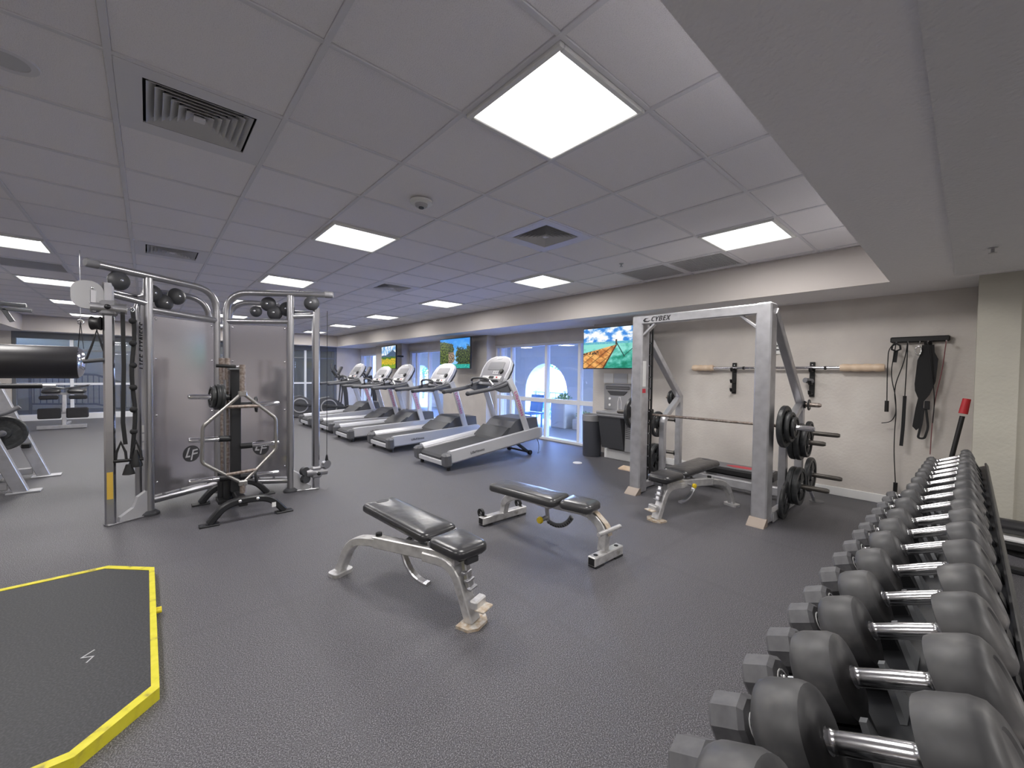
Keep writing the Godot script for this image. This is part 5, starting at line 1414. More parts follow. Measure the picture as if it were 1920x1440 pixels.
func plate_tree():
	var t := thing("plate_tree", "dark plate tree with chrome pegs and arched feet in front of the cable tower", "plate rack", Vector3(0.7, 0, -4.9))
	for e in [[-4.5, 0.7], [-5.27, 0.7]]:
		var z: float = e[0]
		wput(t, "arched_foot", B.new().beam(fil([Vector3(0.4, 0.02, z), Vector3(0.52, 0.17, z), Vector3(0.7, 0.19, z), Vector3(0.88, 0.17, z), Vector3(1.0, 0.02, z)], 0.12, 6), 0.07, 0.06, Vector3.UP, 0.012), M.rack_black)
		for s: int in [-1, 1]:
			wput(t, "foot_pad", B.new().cbox(Vector3(0.7 + s * 0.3, 0.008, z), Vector3(0.15, 0.016, 0.09), 0.004), M.rack_black)
			wput(t, "bolt", B.new().dome(Vector3(0.7 + s * 0.07, 0.185, z + 0.036), Vector3(0, 0, 1), 0.016, 0.01, 12, 3), M.chrome)
	wput(t, "foot_sticker", B.new().box(Vector3(0.905, 0.1, -4.4635), Vector3(0.035, 0.045, 0.002)), M.print_white)
	wput(t, "base_beam", B.new().beam([Vector3(0.66, 0.16, -4.5), Vector3(0.66, 0.16, -5.27)], 0.07, 0.07), M.rack_black)
	wput(t, "column", B.new().beam([Vector3(0.65, 0.19, -4.88), Vector3(0.65, 1.4, -4.88)], 0.085, 0.085, Vector3(0, 0, 1)), M.rack_black)
	wput(t, "column_cap", B.new().cbox(Vector3(0.65, 1.41, -4.88), Vector3(0.12, 0.02, 0.12), 0.004), M.rack_grey)
	for s: int in [-1, 1]:
		for k in 3:
			var y: float = [1.13, 0.72, 0.33][k] - (0.08 if s > 0 and k < 2 else 0.0)
			var zz := -4.88 + (0.0 if s < 0 else 0.04)
			var a := Vector3(0.65 + s * 0.04, y, zz)
			var dir := Vector3(s, 0.05, 0.25 if s > 0 else 0.12).normalized()
			wput(t, "plate_peg", B.new().lathe([Vector2(0, 0), Vector2(0.024, 0), Vector2(0.024, 0.32), Vector2(0.018, 0.335), Vector2(0, 0.335)], a, dir, 14), M.chrome)
			wput(t, "peg_root", B.new().cyl(a, a + dir * 0.1, 0.03, 12), M.rack_black)
	wput(t, "bar_holder", B.new().lathe([Vector2(0.026, 0), Vector2(0.04, 0), Vector2(0.04, 0.3), Vector2(0.026, 0.3), Vector2(0.026, 0)], Vector3(0.6, 0.05, -4.98), Vector3.UP, 16), M.rack_black)
	wput(t, "bar_holder", B.new().lathe([Vector2(0.026, 0), Vector2(0.04, 0), Vector2(0.04, 0.3), Vector2(0.026, 0.3), Vector2(0.026, 0)], Vector3(0.56, 0.05, -5.07), Vector3.UP, 16), M.rack_black)
	wput(t, "holder_plate", B.new().cbox(Vector3(0.62, 0.08, -5.02), Vector3(0.22, 0.04, 0.2), 0.006), M.rack_black)
	var g := "plates on the plate tree"
	var a := Vector3(0.61, 1.13, -4.88)
	var dir := Vector3(-1, 0.05, 0.12).normalized()
	for k in 3:
		plate("weight_plate", ["innermost small black plate on the tree's upper left peg", "middle small black plate on the tree's upper left peg", "outermost small black plate on the tree's upper left peg"][k], a + dir * (0.08 + 0.034 * k), dir, [0.125, 0.125, 0.105][k], 0.032, false, g)
	a = Vector3(0.69, 1.05, -4.84)
	dir = Vector3(1, 0.05, 0.25).normalized()
	plate("weight_plate", "small black plate on the tree's upper right peg", a + dir * 0.13, dir, 0.08, 0.022, false, g)
	plate("weight_plate", "small black plate on the tree's lower right peg", Vector3(0.69, 0.33, -4.84) + dir * 0.13, dir, 0.08, 0.022, false, g)
	# two short bars stored upright
	for k in 2:
		var p: Vector3 = [Vector3(0.6, 0.1, -4.98), Vector3(0.56, 0.1, -5.07)][k]
		var b := thing("upright_bar", ["rusty short bar standing upright in the plate tree, nearer one", "rusty short bar standing upright in the plate tree, rear one"][k], "barbell", p, "bars in the plate tree")
		wput(b, "shaft", B.new().cyl(p, p + Vector3(0, 1.2, 0), 0.014, 12), M.rust_steel)
		wput(b, "sleeve", B.new().cyl(p + Vector3(0, 1.2, 0), p + Vector3(0, 1.42, 0), 0.025, 16), M.rust_steel)
	# clamp lying on the column cap
	var cc := Vector3(0.62, 1.42, -4.85)
	var cl := thing("spring_collar", "black and chrome bar collar on top of the plate tree", "bar collar", cc)
	wput(cl, "ring", B.new().tube(Array(disc(0.03, 16)).map(func(v): return cc + Vector3(v.x + 0.06, 0.012, v.y)), 0.008, 8, Vector3.UP, true), M.chrome)
	wput(cl, "grip", B.new().cyl(cc + Vector3(-0.13, 0.02, 0), cc + Vector3(0.03, 0.014, 0), 0.017, 10), M.plastic_black)
	# hexagonal trap bar hung upright on the pegs
	var zb := -4.63
	var hx := thing("hex_trap_bar", "rusty hexagonal trap bar standing upright against the plate tree", "barbell", Vector3(0.675, 0.22, zb))
	var q_ := func(px: float, py: float) -> Vector3: return Vector3(0.675 + (px - 455.0) * 0.0043, 1.457 - (py - 683.0) * 0.00512, zb)
	var loop := [q_.call(455, 737), q_.call(384, 795), q_.call(382, 860), q_.call(455, 907), q_.call(521, 848), q_.call(520, 787)]
	var ring := []
	for k in 6:
		var p: Vector3 = loop[k]
		var n0: Vector3 = loop[(k + 5) % 6]
		var n1: Vector3 = loop[(k + 1) % 6]
		for i in 4: ring.append((p + (n0 - p).normalized() * 0.03).lerp(p, i / 3.0).lerp(p.lerp(p + (n1 - p).normalized() * 0.03, i / 3.0), i / 3.0))
	wput(hx, "hex_loop", B.new().tube(ring, 0.0155, 10, Vector3(0, 0, 1), true), M.bar_nickel)
	wput(hx, "sleeve", B.new().cyl(q_.call(455, 738), q_.call(455, 684), 0.0255, 16), M.rust_steel)
	wput(hx, "sleeve", B.new().cyl(q_.call(455, 906), Vector3(0.675, 0.22, zb), 0.0255, 16), M.rust_steel)
	wput(hx, "collar_block", B.new().cbox(q_.call(455, 738), Vector3(0.07, 0.05, 0.05), 0.006), M.bar_nickel)
	wput(hx, "collar_block", B.new().cbox(q_.call(455, 906), Vector3(0.07, 0.05, 0.05), 0.006), M.bar_nickel)
	wput(hx, "grip_bar", B.new().cyl(q_.call(424, 762), q_.call(488, 762), 0.016, 12), M.rust_steel)
	wput(hx, "grip_bar", B.new().cyl(q_.call(424, 887), q_.call(481, 884), 0.016, 12), M.rust_steel)

func television(label: String, c: Vector3, w: float, h: float, yaw: float, kind: int, mount: Vector3):
	# local: the screen looks along -x, z to the right as seen from the room
	var t := thing("television", label, "television", c, "wall screens above the treadmills")
	t.rotation.y = yaw
	put(t, "casing", B.new().cbox(Vector3(0.025, 0, 0), Vector3(0.045, h + 0.03, w + 0.03), 0.008).done(), M.plastic_black)
	var m := mat("screen_%d" % kind, Color.BLACK, 0.25)
	m.emission_enabled = true
	m.emission_operator = BaseMaterial3D.EMISSION_OP_MULTIPLY
	m.emission = Color.WHITE
	m.emission_texture = tv_picture(kind)
	m.emission_energy_multiplier = 1.0
	var b := B.new()
	b.quv(Vector3(0.0015, -h / 2, -w / 2), Vector3(0.0015, -h / 2, w / 2), Vector3(0.0015, h / 2, w / 2), Vector3(0.0015, h / 2, -w / 2))
	put(t, "screen", b.done(), m)
	put(t, "back_cover", B.new().cbox(Vector3(0.06, -0.05, 0), Vector3(0.05, h * 0.6, w * 0.6), 0.01).done(), M.plastic_black)
	put(t, "mount_plate", B.new().cbox(Vector3(0.1, 0, 0), Vector3(0.03, 0.3, 0.4), 0.004).done(), M.plastic_black)
	put(t, "mount_arm", B.new().beam([Vector3(0.1, 0.05, 0), mount], 0.05, 0.05, Vector3(0, 0, 1)).done(), M.plastic_black)

func wall_things():
	television("screen beside the smith rack showing a wooden boat on turquoise water", Vector3(5.6, 1.845, -3.83), 1.22, 0.66, 0.0, 0, Vector3(0.55, 0.05, 0))
	television("middle screen showing green sea cliffs under a blue sky", Vector3(5.62, 1.88, -8.45), 1.3, 0.72, 0.0, 1, Vector3(0.48, 0.05, 0))
	television("farthest screen showing a yellow field below a mountain", Vector3(5.6, 1.86, -12.1), 1.34, 0.69, -0.12, 2, Vector3(0.5, 0.05, -0.06))
	# drinking fountain with bottle filler
	var t := thing("drinking_fountain", "grey wall drinking fountain with bottle filler and sloping front", "drinking fountain", Vector3(5.95, 0, -4.05))
	wput(t, "filler_panel", B.new().cbox(Vector3(6.1, 1.02, -4.05), Vector3(0.09, 0.46, 0.56), 0.015), M.fountain_steel)
	wput(t, "top_ledge", B.new().cbox(Vector3(6.07, 1.18, -4.05), Vector3(0.06, 0.07, 0.5), 0.02), M.plastic_grey)
	wput(t, "filler_niche", B.new().prism([Vector2(-0.2, 0.07), Vector2(0.2, 0.07), Vector2(0.13, 0.0), Vector2(-0.13, 0.0)], Vector3(6.055, 1.055, -4.05), Vector3(0, 0, 1), Vector3.UP, Vector3(-0.014, 0, 0)), M.plastic_dark)
	var bottle := [Vector2(-0.035, -0.2), Vector2(0.035, -0.2), Vector2(0.035, -0.03), Vector2(0.016, 0.03), Vector2(0.016, 0.06), Vector2(-0.016, 0.06), Vector2(-0.016, 0.03), Vector2(-0.035, -0.03)]
	wput(t, "bottle_symbol", B.new().tube(bottle.map(func(v): return Vector3(6.052, 0.97 + v.y * 0.85, -4.0 + v.x)), 0.004, 6, Vector3(1, 0, 0), true), M.print_white)
	for k in 2:
		wput(t, "filler_button", B.new().prism(disc(0.022, 14), Vector3(6.055, 0.99 - 0.11 * k, -4.2), Vector3(0, 0, 1), Vector3.UP, Vector3(-0.008, 0, 0)), M.print_white)
	wput(t, "basin", B.new().cbox(Vector3(5.82, 0.765, -3.8), Vector3(0.6, 0.09, 0.58), 0.02), M.fountain_steel)
	wput(t, "basin_lip", B.new().cbox(Vector3(5.54, 0.79, -3.8), Vector3(0.06, 0.05, 0.6), 0.015), M.fountain_steel)
	wput(t, "sloping_front", B.new().prism([Vector2(5.54, 0.735), Vector2(5.66, 0.2), Vector2(6.1, 0.16), Vector2(6.1, 0.735)], Vector3(0, 0, -4.07), Vector3.RIGHT, Vector3.UP, Vector3(0, 0, 0.42)), M.plastic_dark)
	wput(t, "side_casing", B.new().cbox(Vector3(5.88, 0.45, -3.575), Vector3(0.44, 0.55, 0.13), 0.01), M.fountain_steel)
	for k in 9:
		wput(t, "vent_slit", B.new().box(Vector3(5.658, 0.4 + 0.03 * k, -3.575), Vector3(0.004, 0.012, 0.08)), M.plastic_dark)
	shell("trim_6", span(5.8, 6.15, 0, 0.16, -4.12, -3.2, 0.006), M.trim_white)
	for k in 3:
		var pz: float = [-4.3, -4.05, -3.83][k]
		solo("paper_notice", B.new().box(Vector3(6.146, 1.345, pz), Vector3(0.004, 0.17, [0.2, 0.27, 0.14][k])), M[["paper", "notice_grey", "paper"][k]], ["white paper notice left of the grey sheet above the fountain", "pale grey printed sheet above the drinking fountain", "white paper notice right of the grey sheet above the fountain"][k], "notice", Vector3(6.146, 1.345, pz), "notices above the fountain")
	# waste bin
	t = thing("waste_bin", "tall dark grey waste bin with steel rim beside the window", "waste bin", Vector3(5.75, 0, -4.34))
	put(t, "body", B.new().lathe([Vector2(0, 0), Vector2(0.15, 0), Vector2(0.155, 0.02), Vector2(0.17, 0.62), Vector2(0, 0.62)], Vector3.ZERO, Vector3.UP, 30).done(), M.bin_dark)
	put(t, "rim", B.new().lathe([Vector2(0.155, 0), Vector2(0.176, 0), Vector2(0.176, 0.1), Vector2(0.166, 0.11), Vector2(0.155, 0.1), Vector2(0.155, 0)], Vector3(0, 0.61, 0), Vector3.UP, 30).done(), M.fountain_steel)
	put(t, "inner_bag", B.new().lathe([Vector2(0, 0), Vector2(0.157, 0), Vector2(0.157, 0.02), Vector2(0, 0.02)], Vector3(0, 0.66, 0), Vector3.UP, 24).done(), M.plastic_black)
	# wall brackets and long bar with wooden grips
	for k in 2:
		var z: float = [-2.2, -1.3][k]
		t = thing("wall_bracket", ["black bar bracket on the wall, left one", "black bar bracket on the wall, right one with a grey hook"][k], "bracket", Vector3(6.15, 1.38, z), "wall brackets")
		wput(t, "back_plate", B.new().cbox(Vector3(6.138, 1.38, z), Vector3(0.022, 0.43, 0.055), 0.004), M.plastic_black)
		for y in [1.5, 1.34, 1.22]:
			wput(t, "cradle_arm", B.new().beam(fil([Vector3(6.14, y - 0.02, z), Vector3(6.04, y - 0.022, z), Vector3(6.025, y + 0.022, z)], 0.02, 3), 0.035, 0.016, Vector3.UP, 0.003), M.plastic_black)
		for y in [1.2, 1.56]:
			wput(t, "screw", B.new().dome(Vector3(6.127, y, z), Vector3(-1, 0, 0), 0.01, 0.006, 10, 3), M.chrome)
		if k == 1: wput(t, "hook", B.new().cyl(Vector3(6.12, 1.355, z), Vector3(6.03, 1.37, z - 0.05), 0.032, 14), M.plastic_grey)
	t = thing("wooden_grip_bar", "long steel bar with wooden grip ends resting on the wall brackets", "barbell", Vector3(6.07, 1.525, -1.7))
	wput(t, "shaft", B.new().cyl(Vector3(6.075, 1.52, -2.5), Vector3(6.075, 1.525, -0.95), 0.018, 14), M.chrome)
	for e in [[-2.76, -2.46], [-1.02, -0.63]]:
		var a := Vector3(6.075, 1.523, e[0])
		var l: float = e[1] - e[0]
		var prof := [Vector2(0, 0), Vector2(0.036, 0.0)]
		for k in 17:
			var f := k / 16.0
			prof.append(Vector2(0.045 - 0.007 * pow(absf(cos(f * PI * 4)), 6.0), 0.004 + (l - 0.008) * f))
		prof.append(Vector2(0.036, l)); prof.append(Vector2(0, l))
		wput(t, "wooden_grip", B.new().lathe(prof, a, Vector3(0, 0, 1), 20), M.wood)
	for z in [-2.06, -1.16]:
		wput(t, "clip", B.new().cyl(Vector3(6.075, 1.521, z - 0.012), Vector3(6.075, 1.521, z + 0.012), 0.022, 12), M.plastic_black)
	t = thing("wall_thermostat", "small white wall plate with dark symbols behind the smith rack", "wall plate", Vector3(6.14, 1.78, -1.68))
	wput(t, "plate", B.new().cbox(Vector3(6.141, 1.78, -1.68), Vector3(0.018, 0.16, 0.09), 0.005), M.plastic_white)
	for k in 2:
		wput(t, "symbol", B.new().box(Vector3(6.131, 1.81 - 0.05 * k, -1.68), Vector3(0.002, 0.018, 0.035)), M.print_dark)
	# hanger rail with bands
	t = thing("hanger_rail", "black wall rail with chrome hooks holding belts and bands", "wall rail", Vector3(6.12, 1.82, -0.37))
	wput(t, "rail", B.new().cbox(Vector3(6.118, 1.825, -0.37), Vector3(0.06, 0.06, 0.45), 0.01), M.plastic_black)
	var hooks := [-0.54, -0.45, -0.36, -0.3, -0.17]
	for z in hooks:
		wput(t, "hook", B.new().tube(fil([Vector3(6.1, 1.8, z), Vector3(6.06, 1.785, z), Vector3(6.03, 1.77, z), Vector3(6.02, 1.8, z)], 0.02, 4), 0.006, 8, Vector3(0, 0, 1)), M.chrome)
	t = thing("weight_belt", "wide black weight belt hanging from the wall rail", "weight belt", Vector3(6.05, 1.3, -0.31))
	var belt := [Vector2(-0.345, 1.76), Vector2(-0.255, 1.76), Vector2(-0.25, 1.68), Vector2(-0.222, 1.61), Vector2(-0.235, 1.38), Vector2(-0.275, 1.24), Vector2(-0.315, 1.17), Vector2(-0.33, 0.9), Vector2(-0.365, 0.86), Vector2(-0.395, 0.9), Vector2(-0.375, 1.1), Vector2(-0.36, 1.2), Vector2(-0.385, 1.28), Vector2(-0.39, 1.35), Vector2(-0.375, 1.6), Vector2(-0.35, 1.68)]
	wput(t, "belt_body", B.new().prism(belt, Vector3(6.075, 0, 0), Vector3(0, 0, 1), Vector3.UP, Vector3(-0.014, 0, 0)), M.webbing)
	wput(t, "buckle_loop", B.new().beam(fil([Vector3(6.06, 1.12, -0.3), Vector3(6.05, 0.9, -0.275), Vector3(6.05, 0.78, -0.3), Vector3(6.05, 0.78, -0.35), Vector3(6.055, 0.95, -0.325), Vector3(6.06, 1.1, -0.315)], 0.04, 4), 0.02, 0.004, Vector3(1, 0, 0), 0.001), M.webbing)
	wput(t, "buckle", B.new().cbox(Vector3(6.055, 1.13, -0.29), Vector3(0.02, 0.09, 0.04), 0.004), M.plastic_black)
	wput(t, "chain", B.new().tube(Array(disc(0.022, 12)).map(func(v): return Vector3(6.04, 1.7 + v.y * 2.2, -0.37 + v.x)), 0.005, 6, Vector3(1, 0, 0), true), M.chrome)
	wput(t, "hang_loop", B.new().beam([Vector3(6.04, 1.8, -0.3), Vector3(6.07, 1.75, -0.3)], 0.06, 0.006, Vector3(1, 0, 0), 0.001), M.webbing)
	t = thing("black_strap", "long narrow black strap hanging at the left of the weight belt", "strap", Vector3(6.06, 1.3, -0.43))
	wput(t, "cord", B.new().tube([Vector3(6.03, 1.79, -0.45), Vector3(6.05, 1.5, -0.455), Vector3(6.055, 1.2, -0.46)], 0.005, 6), M.webbing)
	wput(t, "strap_end", B.new().beam([Vector3(6.055, 1.22, -0.46), Vector3(6.055, 0.9, -0.465), Vector3(6.06, 0.68, -0.475)], 0.03, 0.005, Vector3(1, 0, 0), 0.001), M.webbing)
	t = thing("wrist_strap", "black looped wrist strap on the rail's left hook", "strap", Vector3(6.05, 1.7, -0.54))
	wput(t, "loop", B.new().tube([Vector3(6.03, 1.78, -0.54), Vector3(6.03, 1.76, -0.57), Vector3(6.03, 1.72, -0.575), Vector3(6.03, 1.7, -0.54), Vector3(6.03, 1.72, -0.505), Vector3(6.03, 1.76, -0.51)], 0.008, 6, Vector3(1, 0, 0), true), M.webbing)
	wput(t, "tail", B.new().beam([Vector3(6.035, 1.71, -0.54), Vector3(6.04, 1.58, -0.55)], 0.035, 0.008, Vector3(1, 0, 0), 0.001), M.webbing)
	var cords := [["resistance_cord", "black resistance cord with a dark handle hanging leftmost on the rail", [Vector3(6.02, 1.8, -0.545), Vector3(6.03, 1.72, -0.6), Vector3(6.04, 1.5, -0.605), Vector3(6.045, 1.16, -0.6)], Vector3(6.045, 1.09, -0.6)],
		["resistance_cord", "thin dark cord looping down from the rail to the floor end, second from left", [Vector3(6.02, 1.8, -0.45), Vector3(6.04, 1.6, -0.47), Vector3(6.05, 1.3, -0.55), Vector3(6.05, 1.05, -0.52), Vector3(6.05, 0.85, -0.53), Vector3(6.06, 0.6, -0.53), Vector3(6.08, 0.25, -0.51)], Vector3(6.08, 0.2, -0.51)],
		["resistance_cord", "thin dark cord crossing behind the others and curling out to the left", [Vector3(6.02, 1.79, -0.54), Vector3(6.05, 1.45, -0.58), Vector3(6.06, 1.2, -0.53), Vector3(6.06, 1.02, -0.525), Vector3(6.06, 0.93, -0.56), Vector3(6.07, 0.91, -0.64)], Vector3.ZERO],
		["resistance_cord", "thin reddish cord hanging in a loop at the rail's right end", [Vector3(6.02, 1.8, -0.17), Vector3(6.05, 1.5, -0.19), Vector3(6.06, 1.2, -0.235), Vector3(6.06, 0.9, -0.25), Vector3(6.07, 0.62, -0.255)], Vector3.ZERO],
		["resistance_cord", "thin dark cord crossing the reddish one near the weight belt", [Vector3(6.02, 1.79, -0.3), Vector3(6.04, 1.5, -0.27), Vector3(6.05, 1.2, -0.235), Vector3(6.05, 0.95, -0.245)], Vector3.ZERO]]
	for k in cords.size():
		var d: Array = cords[k]
		var o: Vector3 = d[2][0]
		var n := thing(d[0], d[1], "exercise band", o, "cords on the wall rail")
		wput(n, "cord", B.new().tube(fil(d[2], 0.12, 5), 0.0045 if k != 3 else 0.004, 6), M.red_cord if k == 3 else M.webbing)
		if d[3] != Vector3.ZERO: wput(n, "cord_handle", B.new().cyl(d[3] + Vector3(0, 0.07, 0), d[3] - Vector3(0, 0.05, 0), 0.018, 10), M.plastic_black)
	# red-topped mace leaning in the corner
	var p0 := Vector3(5.85, 0.0, -0.19)
	var p1 := Vector3(5.97, 1.215, -0.015)
	t = thing("red_top_pole", "black pole with a red foam top leaning in the corner by the column", "pole", p0)
	wput(t, "pole", B.new().cyl(p0 + Vector3(0, 0.015, 0), p0.lerp(p1, 0.86), 0.019, 12), M.plastic_black)
	wput(t, "red_top", B.new().cyl(p0.lerp(p1, 0.88), p1, 0.033, 18, 0.029), M.red_rubber)
	wput(t, "pole_tip", B.new().cyl(p0, p0 + Vector3(0, 0.04, 0), 0.026, 12), M.plastic_black)

func left_things():
	# horizontal bag hung on straps
	var c := Vector3(-0.95, 1.46, -6.7)
	var t := thing("horizontal_bag", "big dark horizontal cylinder bag with shiny end at the left edge", "punching bag", c)
	wput(t, "bag_body", B.new().lathe([Vector2(0, -0.62), Vector2(0.14, -0.62), Vector2(0.178, -0.6), Vector2(0.18, 0.36), Vector2(0.172, 0.37), Vector2(0, 0.37)], c, Vector3.RIGHT, 36), M.bag_vinyl)
	wput(t, "end_dome", B.new().lathe([Vector2(0.0, 0.36), Vector2(0.17, 0.365), Vector2(0.15, 0.395), Vector2(0.09, 0.42), Vector2(0, 0.43)], c, Vector3.RIGHT, 30), M.chrome)
	for e: float in [0.385, -0.5]:
		var apex := c + Vector3(e, 0.46, 0)
		for s: int in [-1, 1]:
			wput(t, "strap", B.new().beam([apex, c + Vector3(e + s * 0.03, 0.16, s * 0.1)], 0.03, 0.006, Vector3(1, 0, 0), 0.001), M.webbing)
		wput(t, "ring", B.new().tube(Array(disc(0.025, 14)).map(func(v): return apex + Vector3(v.x, v.y, 0)), 0.006, 6, Vector3(0, 0, 1), true), M.chrome)
		wput(t, "hanging_cable", B.new().cyl(apex + Vector3(0, 0.02, 0), Vector3(apex.x, CEIL + 0.005, apex.z), 0.0035, 6), M.satin_steel)
	# plate-loaded machine cut by the left edge
	t = thing("leg_machine", "silver plate-loaded leg machine with sloping legs at the left edge", "weight machine", Vector3(-1.6, 0, -7.45))
	for e in [[-7.0, -1.06, -2.6], [-7.88, -1.0, -2.6]]:
		var z: float = e[0]
		wput(t, "sloping_leg", B.new().beam([Vector3(e[1], 0.01, z), Vector3(e[1] - 0.62, 1.85, z + 0.05)], 0.09, 0.11, Vector3(1, 0.3, 0)), M.silver_paint)
		wput(t, "foot_plate", B.new().cbox(Vector3(e[1] + 0.02, 0.01, z), Vector3(0.26, 0.02, 0.14), 0.004), M.silver_paint)
		wput(t, "base_rail", B.new().beam([Vector3(e[1] - 0.1, 0.09, z), Vector3(e[2], 0.09, z)], 0.06, 0.08), M.silver_paint)
		wput(t, "rear_post", B.new().beam([Vector3(e[2], 0.02, z), Vector3(e[2], 1.8, z)], 0.08, 0.08, Vector3(1, 0, 0)), M.silver_paint)
		wput(t, "top_rail", B.new().beam([Vector3(e[1] - 0.6, 1.82, z + 0.05), Vector3(e[2], 1.8, z)], 0.06, 0.06), M.silver_paint)
	wput(t, "cross_beam", B.new().beam([Vector3(-1.35, 0.09, -7.0), Vector3(-1.35, 0.09, -7.88)], 0.06, 0.08), M.silver_paint)
	wput(t, "rubber_block", B.new().cbox(Vector3(-1.14, 0.42, -7.82), Vector3(0.08, 0.06, 0.06), 0.01), M.plastic_black)
	wput(t, "push_handle", B.new().tube(fil([Vector3(-1.5, 0.82, -7.5), Vector3(-1.25, 0.85, -7.5), Vector3(-1.14, 0.93, -7.5)], 0.08, 5), 0.024, 12), M.plastic_grey)
	wput(t, "carriage_bar", B.new().cyl(Vector3(-1.5, 0.82, -7.05), Vector3(-1.5, 0.82, -7.85), 0.025, 12), M.satin_steel)
	wput(t, "plate_peg", B.new().cyl(Vector3(-1.28, 0.62, -7.85), Vector3(-1.28, 0.62, -7.1), 0.024, 12), M.satin_steel)
	plate("weight_plate", "dark plate loaded on the machine at the left edge", Vector3(-1.28, 0.62, -7.55), Vector3(0, 0, 1), 0.2, 0.05, false, "plates on the leg machine")
	# barbell resting across at the left edge
	t = thing("squat_bar", "dark barbell end showing at the left edge below the bag", "barbell", Vector3(-2.2, 1.19, -7.0))
	wput(t, "shaft", B.new().cyl(Vector3(-3.0, 1.19, -7.05), Vector3(-0.9, 1.19, -7.05), 0.03, 14), M.rack_black)
	wput(t, "sleeve_tip", B.new().cyl(Vector3(-0.9, 1.19, -7.05), Vector3(-0.8, 1.19, -7.05), 0.017, 12), M.chrome)
	# pull-up arm of a tall frame, cut by the left edge
	t = thing("pull_up_frame", "grey pull-up frame with a hooked arm near the ceiling at the left edge", "weight rack", Vector3(-2.2, 0, -9.2))
	wput(t, "post", B.new().beam([Vector3(-2.2, 0, -9.2), Vector3(-2.2, 2.28, -9.2)], 0.09, 0.09, Vector3(1, 0, 0)), M.rack_grey)
	wput(t, "arm", B.new().beam([Vector3(-2.2, 2.3, -9.2), Vector3(-1.32, 2.3, -9.2)], 0.07, 0.05), M.rack_grey)
	wput(t, "arm", B.new().beam([Vector3(-2.2, 2.21, -9.0), Vector3(-1.24, 2.21, -9.0)], 0.05, 0.04), M.rack_grey)
	wput(t, "arm_hook", B.new().beam([Vector3(-1.5, 2.21, -9.0), Vector3(-1.42, 2.04, -9.0)], 0.05, 0.05, Vector3(1, 0, 0)), M.rack_grey)
	wput(t, "arm_link", B.new().beam([Vector3(-2.0, 2.255, -9.24), Vector3(-2.0, 2.255, -8.97)], 0.06, 0.06), M.rack_grey)
	wput(t, "base", B.new().cbox(Vector3(-2.2, 0.02, -9.2), Vector3(0.5, 0.04, 0.5), 0.006), M.rack_grey)

func far_things():
	# ab bench in front of the far glass
	var z := -13.8
	var t := thing("leg_curl_bench", "grey frame leg bench with black split pads near the far glass wall", "exercise machine", Vector3(-1.47, 0, z))
	wput(t, "base_bar", B.new().cbox(Vector3(-1.47, 0.05, z), Vector3(0.78, 0.08, 0.08), 0.006), M.silver_paint)
	wput(t, "column", B.new().beam([Vector3(-1.45, 0.06, z - 0.1), Vector3(-1.45, 0.8, z - 0.2)], 0.07, 0.07, Vector3(0, 0, 1)), M.silver_paint)
	wput(t, "rear_rail", B.new().beam([Vector3(-1.45, 0.06, z), Vector3(-1.45, 0.06, z - 1.0)], 0.06, 0.06), M.silver_paint)
	for s: int in [-1, 1]:
		wput(t, "back_pad", cushion(Vector3(-1.45 + s * 0.2, 0.84, z - 0.2), Vector3.RIGHT, Vector3(0, 0.2, -1).normalized(), 0.3, 0.3, 0.07), M.vinyl)
		wput(t, "elbow_pad", B.new().cbox(Vector3(-1.45 + s * 0.23, 0.72, z - 0.08), Vector3(0.3, 0.09, 0.1), 0.02), M.vinyl)
		wput(t, "leg_pad", B.new().cbox(Vector3(-1.45 + s * 0.22, 0.36, z - 0.04), Vector3(0.36, 0.24, 0.1), 0.02), M.vinyl)
		wput(t, "handle", B.new().tube(fil([Vector3(-1.45, 0.92, z - 0.2), Vector3(-1.45 + s * 0.3, 0.97, z - 0.15), Vector3(-1.45 + s * 0.42, 1.0, z)], 0.1, 4), 0.02, 10), M.rack_grey)
	wput(t, "cross_arm", B.new().cbox(Vector3(-1.45, 0.8, z - 0.18), Vector3(0.62, 0.05, 0.05), 0.006), M.silver_paint)
	wput(t, "low_arm", B.new().cbox(Vector3(-1.45, 0.36, z - 0.12), Vector3(0.6, 0.05, 0.05), 0.006), M.silver_paint)
	elliptical(Vector3(4.05, 0, -12.5), -0.2, "elliptical trainer behind the farthest treadmill, nearer the windows")
	elliptical(Vector3(3.55, 0, -13.55), -0.2, "elliptical trainer at the far end, its round wheel cover facing the room")

